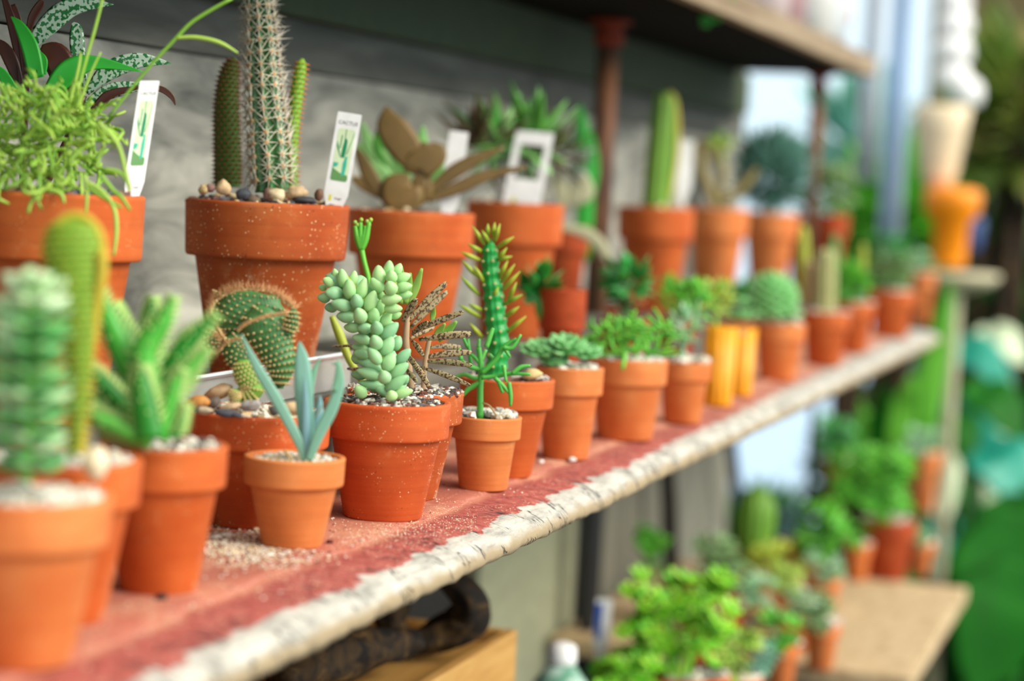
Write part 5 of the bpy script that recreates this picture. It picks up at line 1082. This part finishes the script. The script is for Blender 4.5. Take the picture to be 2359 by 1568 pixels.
def broad(name, lab, base, leaves, t, mat, mat2=None, pale=None, grp='broad-leaved plants beyond the shelf end'):
    """leaves: (attach px,py, tip px,py, half width px, dt)"""
    b = P(base[0], base[1], t); b.z = -1.2; rt = thing(name, lab, 'plant', b, grp); st = MB(); k_ = t / F; hub = b + U * .35
    for (x0_, y0_, x1_, y1_, w, dt) in leaves:
        a = P(x0_, y0_, t + dt); z = P(x1_, y1_, t + dt - .1); mid = (a + z) / 2 + U * .03
        mb = MB(); nn = (-CF * .8 + U * random.uniform(.3, .8)).normalized()
        mb.sweep([a, a * .75 + z * .25, mid, a * .2 + z * .8, z], [w * k_ * .45, w * k_ * .95, w * k_, w * k_ * .6, w * k_ * .04], [.004] * 5, N=nn, seg=10, sub=4, fold=.12); mb.build('leaf', pale if pale and random.random() < .22 else (mat if random.random() < .6 or not mat2 else mat2), rt)
        st.sweep([b, hub * .5 + a * .5 - U * .1, a], [.02, .012, .008], seg=6, sub=4)
    st.build('stems', 'deepgreen', rt)
broad('broadleaf_plant', 'big broad-leaved green plant at the bottom right corner', (2330, 1600), [(2359, 1180, 2250, 1560, 130, 0), (2240, 1230, 2359, 1500, 90, .1), (2359, 1300, 2240, 1600, 110, -.1), (2290, 1150, 2400, 1300, 90, .2)], 6.0, 'bigleaf')
broad('broadleaf_plant', 'teal-green broad-leaved plant at the right, middle height', (2250, 1500), [(2230, 880, 2359, 1010, 60, 0), (2150, 930, 2300, 1060, 70, .1), (2260, 1010, 2359, 1160, 80, .0), (2120, 1050, 2230, 1160, 60, 0), (2200, 1080, 2300, 1220, 70, .1), (2150, 1010, 2170, 1210, 50, -.1), (2250, 760, 2370, 840, 40, .2), (2180, 780, 2340, 900, 45, .1), (2230, 960, 2120, 980, 50, .2), (2200, 1190, 2140, 1330, 50, 0), (2330, 950, 2230, 1120, 60, .2), (2190, 950, 2240, 1050, 42, -.1)], 6.6, 'teal', 'bigleaf', 'lf_highlight')
broad('broadleaf_plant', 'green strappy plant rising past the far corner of the red shelf', (2080, 1300), [(2130, 1010, 2190, 640, 26, 0), (2110, 1020, 2150, 760, 22, .1), (2060, 1060, 2100, 860, 30, 0), (2030, 1080, 2040, 880, 36, .2), (2150, 1040, 2100, 900, 36, .1), (1990, 1060, 1985, 920, 24, .2), (2100, 1120, 2160, 980, 30, 0)], 5.9, 'bushy', 'bigleaf')
def hedge(name, lab, px, py, w, h, t, n, L, lw, mat, cat='bush'):
    c = P(px, py, t); k_ = t / F; rt = thing(name, lab, cat, (c.x, c.y, -1.2), 'bushes behind the shelves'); mb = MB(); bz = Vector((c.x, c.y, -1.2))
    for _ in range(9):
        d = Vector((random.uniform(-.3, .3) * w * k_, random.uniform(-.3, .3) * w * k_, random.uniform(-.2, .4) * h * k_)); mb.sweep([bz, bz * .4 + (c + d) * .6 + Vector((d.x * .2, 0, 0)), c + d], [.03, .02, .008], seg=6, sub=3)
    mb.build('stems', 'drift', rt); mb = MB(); clump(mb, c, n, L, lw, .12, 1, .2, (w * k_ * .5, w * k_ * .5, h * k_ * .5), seg=5); mb.build('foliage', mat, rt); return rt
hedge('bush', 'dark green bush low behind the plants at the right edge', 2330, 830, 300, 330, 7.9, 800, .22, .05, 'deepgreen')
hedge('bush', 'deep green bush behind the lower shelf plants, below the shelf corner', 2070, 1120, 240, 340, 7.6, 800, .18, .04, 'deepgreen')
hedge('bush', 'olive-brown dry bush at the upper right edge', 2345, 290, 180, 330, 7.0, 170, .20, .05, 'olivehedge')
hedge('bush', 'mid green bush right of the cream vase', 2290, 400, 170, 120, 7.6, 160, .16, .04, 'bigleaf')
hedge('bush', 'dark green bush at the bottom right behind the big leaves', 2270, 1430, 300, 380, 6.9, 800, .2, .05, 'deepgreen')
hedge('bush', 'haze-tinted blue-green airy bush against the bright sky beyond the back row', 1985, 400, 190, 330, 7.0, 150, .16, .035, 'aqua')
hedge('bush', 'green bush beyond the last pots of the front row', 2065, 520, 170, 230, 6.4, 420, .13, .03, 'bushy')
hedge('bush', 'dark bush under the red shelf beyond the lower plants', 1740, 1270, 200, 120, 6.3, 300, .14, .035, 'deepgreen')
# timber screen at the far right
mb = MB(); a = P(2125, 400, 9.5); b = P(2480, 400, 8.8); d = (b - a); n = 5
for i in range(n):
    c = a + d * ((i + .5) / n); mb.box((c.x, c.y, .3), (.03, d.length / n - .01, 3.0), math.atan2(d.y, d.x) - math.pi / 2)
structure(bevel(mb.build('wall_far', woodmat('tan_screen', [(116, 102, 66), (146, 130, 88), (166, 150, 110)], (4, 4, 1), 3), None, False), .01), 'tan board screen at the far right')
# hanging plastic sheets and the frame post
def sheetmat(name, c):
    mt, nt, bs = newmat(name); tl_ = nt.nodes.new('ShaderNodeBsdfTranslucent'); mx = nt.nodes.new('ShaderNodeMixShader'); mx.inputs[0].default_value = .7
    bs.inputs['Base Color'].default_value = lin(c); bs.inputs['Roughness'].default_value = .3; tl_.inputs[0].default_value = lin(c)
    nt.links.new(bs.outputs[0], mx.inputs[1]); nt.links.new(tl_.outputs[0], mx.inputs[2]); nt.links.new(mx.outputs[0], nt.nodes['Material Output'].inputs[0]); return mt
M['sheet'] = sheetmat('pale_blue_sheet', (232, 244, 255)); M['sheetw'] = sheetmat('white_sheet', (244, 248, 252))
def sheet(px0, px1, py0, py1, t, mat, lab, name='hanging_sheet', grp='pale sheets hanging beyond the shelf end'):
    a = P(px0, py0, t); b = P(px1, py0, t); dn = U * (P(px0, py1, t).z - a.z); n = 24; vs = []; d = b - a; nn = d.cross(U).normalized(); mb = MB()
    for s_ in (0, .003):
        for i in range(n + 1):
            w_ = nn * (.02 * math.sin(i * 1.1) + s_)
            vs += [a + d * (i / n) + w_, a + d * (i / n) + w_ + dn]
    fs = []; o_ = 2 * (n + 1)
    for i in range(n): fs += [(2 * i, 2 * i + 2, 2 * i + 3, 2 * i + 1), (o_ + 2 * i, o_ + 2 * i + 1, o_ + 2 * i + 3, o_ + 2 * i + 2), (2 * i, o_ + 2 * i, o_ + 2 * i + 2, 2 * i + 2), (2 * i + 1, 2 * i + 3, o_ + 2 * i + 3, o_ + 2 * i + 1)]
    mb.add(vs, fs); o = mb.build(name, mat); tag(o, lab, 'sheet', grp)
sheet(2000, 2048, -120, 420, 6.0, 'sheetw', 'whitish hanging sheet nearest the overhead shelf end')
sheet(2062, 2112, -120, 560, 5.8, 'sheet', 'pale blue hanging sheet right of the whitish one')
# cream vase and orange pot on a stand, white hanging planter
t_ = 5.9; k_ = t_ / F
def stack(name, lab, cat, pts, t, mat, grp=None, seg=40):
    """pts: (px centre, py, half width px) from the bottom up"""
    b = P(pts[0][0], pts[0][1], t); k_ = t / F; rt = None; mb = MB()
    mb.lathe(Vector((b.x, b.y, 0)), [(w * k_, P(x, y, t).z) for x, y, w in pts], seg)
    o = mb.build(name, mat); tag(o, lab, cat, grp); return o
stack('vase', 'orange flared pot on the pale post-top board at the right', 'pot', [(2185, 615, 34), (2185, 600, 38), (2190, 510, 42), (2195, 490, 62), (2198, 450, 66), (2200, 436, 60), (2200, 432, 40)], t_, plain('orange_glaze', (255, 150, 14), .35))
stack('vase', 'tall cream tapering vase standing above the orange pot', 'vase', [(2160, 432, 34), (2160, 400, 42), (2165, 300, 58), (2170, 250, 66), (2170, 244, 60), (2170, 246, 30)], t_ + .04, plain('cream_glaze', (244, 222, 184), .45))
mb = MB(); c = P(2205, 628, t_); mb.lathe(Vector((c.x, c.y, c.z - .06)), [(.012, 0), (.10, .03), (.115, .05), (.115, .06)], 40); mb.lathe(Vector((c.x, c.y, -1.2)), [(.02, 0), (.016, 1.2 + c.z - .062), (.016, 1.2 + c.z - .05)], 20); o = mb.build('plant_stand', plain('pale_stand', (214, 206, 170), .6)); tag(o, 'pale round-topped plant stand under the orange pot', 'stand')
mb = MB(); c = P(2205, 120, 6.3); k_ = 6.3 / F
for x, y, w in ((2200, 60, 34), (2195, 120, 36), (2195, 180, 34), (2225, 215, 32), (2200, 10, 30)): mb.ball(P(x, y, 6.3), w * k_ * 1.25, seg=18, rings=12, rough=.05)
mb.sweep([P(2200, 60, 6.3), P(2200, -40, 6.3), P(2200, -200, 6.3)], [.01] * 3, seg=8); mb.sweep([P(2200, 10, 6.3), P(2198, 120, 6.3), P(2222, 215, 6.3)], [.03] * 3, seg=8); o = mb.build('hanging_ornament', 'white'); tag(o, 'white lumpy hanging ornament above the cream vase', 'ornament')
stack('planter', 'small blue planter beside the orange pot', 'planter', [(2240, 580, 14), (2240, 565, 18), (2243, 510, 24), (2243, 500, 18)], t_ + .2, plain('blue_glaze', (60, 84, 140), .4))
# far dark post outside
# ================================================================ crumbs on the red shelf
M['crumb'] = gravelmat('grit_crumbs', [(240, 232, 214), (226, 206, 170), (214, 190, 150), (120, 70, 50), (230, 222, 206)])
mb = MB(); random.seed(11)
def crumb(px, py, s, mbx=mb):
    q = on_z(px, py, 0); mbx.ball(q + U * s * .25, 1, (Vector((s, 0, 0)), Vector((0, s * .8, 0)), Vector((0, 0, s * .5))), 6, 4, .3)
for _ in range(2200):
    x = random.gauss(560, 75); y = 1258 + random.gauss(0, 22) + (x - 560) * .12
    if x > 470: crumb(x, y, random.choice([.0006, .0009, .0012, .0016]))
for x, y, s in ((500, 1240, .0045), (518, 1236, .005), (537, 1275, .0035), (478, 1252, .003), (590, 1222, .004), (604, 1275, .003), (622, 1280, .0035), (576, 1268, .003)): crumb(x, y, s)
for _ in range(700):
    x = random.uniform(760, 1100); y = 1215 + (1000 - x) * .12 + random.gauss(0, 16); crumb(x, y, random.choice([.0004, .0006, .0008]))
for _ in range(900):
    y = random.uniform(1090, 1540); q = on_z(700, y, 0); x = random.uniform(150, 1500)
    q = on_z(x, y, 0)
    if .585 < q.y < .68: crumb(x, y, random.choice([.0004, .0006, .0009, .0013]))
o = mb.build('spilled_grit', 'crumb', None, smooth=False); tag(o, 'spilled sandy grit and white crumbs scattered on the red shelf', 'grit', kind='stuff')
for x, y, s, m_, lab in ((372, 1380, .004, plain('black_chip', (40, 36, 38), .7), 'small dark chip on the red shelf in front of the aloe pot'), (760, 1251, .0028, plain('maroon_chip', (100, 40, 34), .8), 'small dark red chip right of the small pale pot'), (1318, 1062, .004, 'white', 'tiny white pebble in front of the row of warm pots'), (1247, 1066, .003, 'white', 'tiny white crumb left of the other white pebble')):
    mb = MB(); q = on_z(x, y, 0); mb.ball(q + U * s * .5, 1, (Vector((s * 1.3, 0, 0)), Vector((0, s, 0)), Vector((0, 0, s * .6))), 9, 6, .3); o = mb.build('stone_chip', m_); tag(o, lab, 'stone')

# sub-parts: details that belong to one part
for o in list(scn.objects):
    if o.parent is None and o.type == 'EMPTY':
        ch = {c.name.split('.')[0]: c for c in o.children}
        for host, subs in (('cactus_body', ('spines', 'areoles', 'cactus_rib', 'golden_ribs')), ('picture', ('picture_cactus', 'picture_leaves', 'picture_ground')), ('leaves', ('leaf_teeth', 'mottling')), ('dark_column', ('dark_column_areoles',)), ('slim_column', ('slim_column_spines',)), ('pot', ('grit', 'mineral_crust')), ('stalk', ('buds',)), ('tag_body', ('lettering', 'small_print', 'yellow_mark', 'blue_panel'))):
            if host in ch:
                for s_ in subs:
                    for c in [c for c in o.children if c.name.split('.')[0] == s_]: c.parent = ch[host]
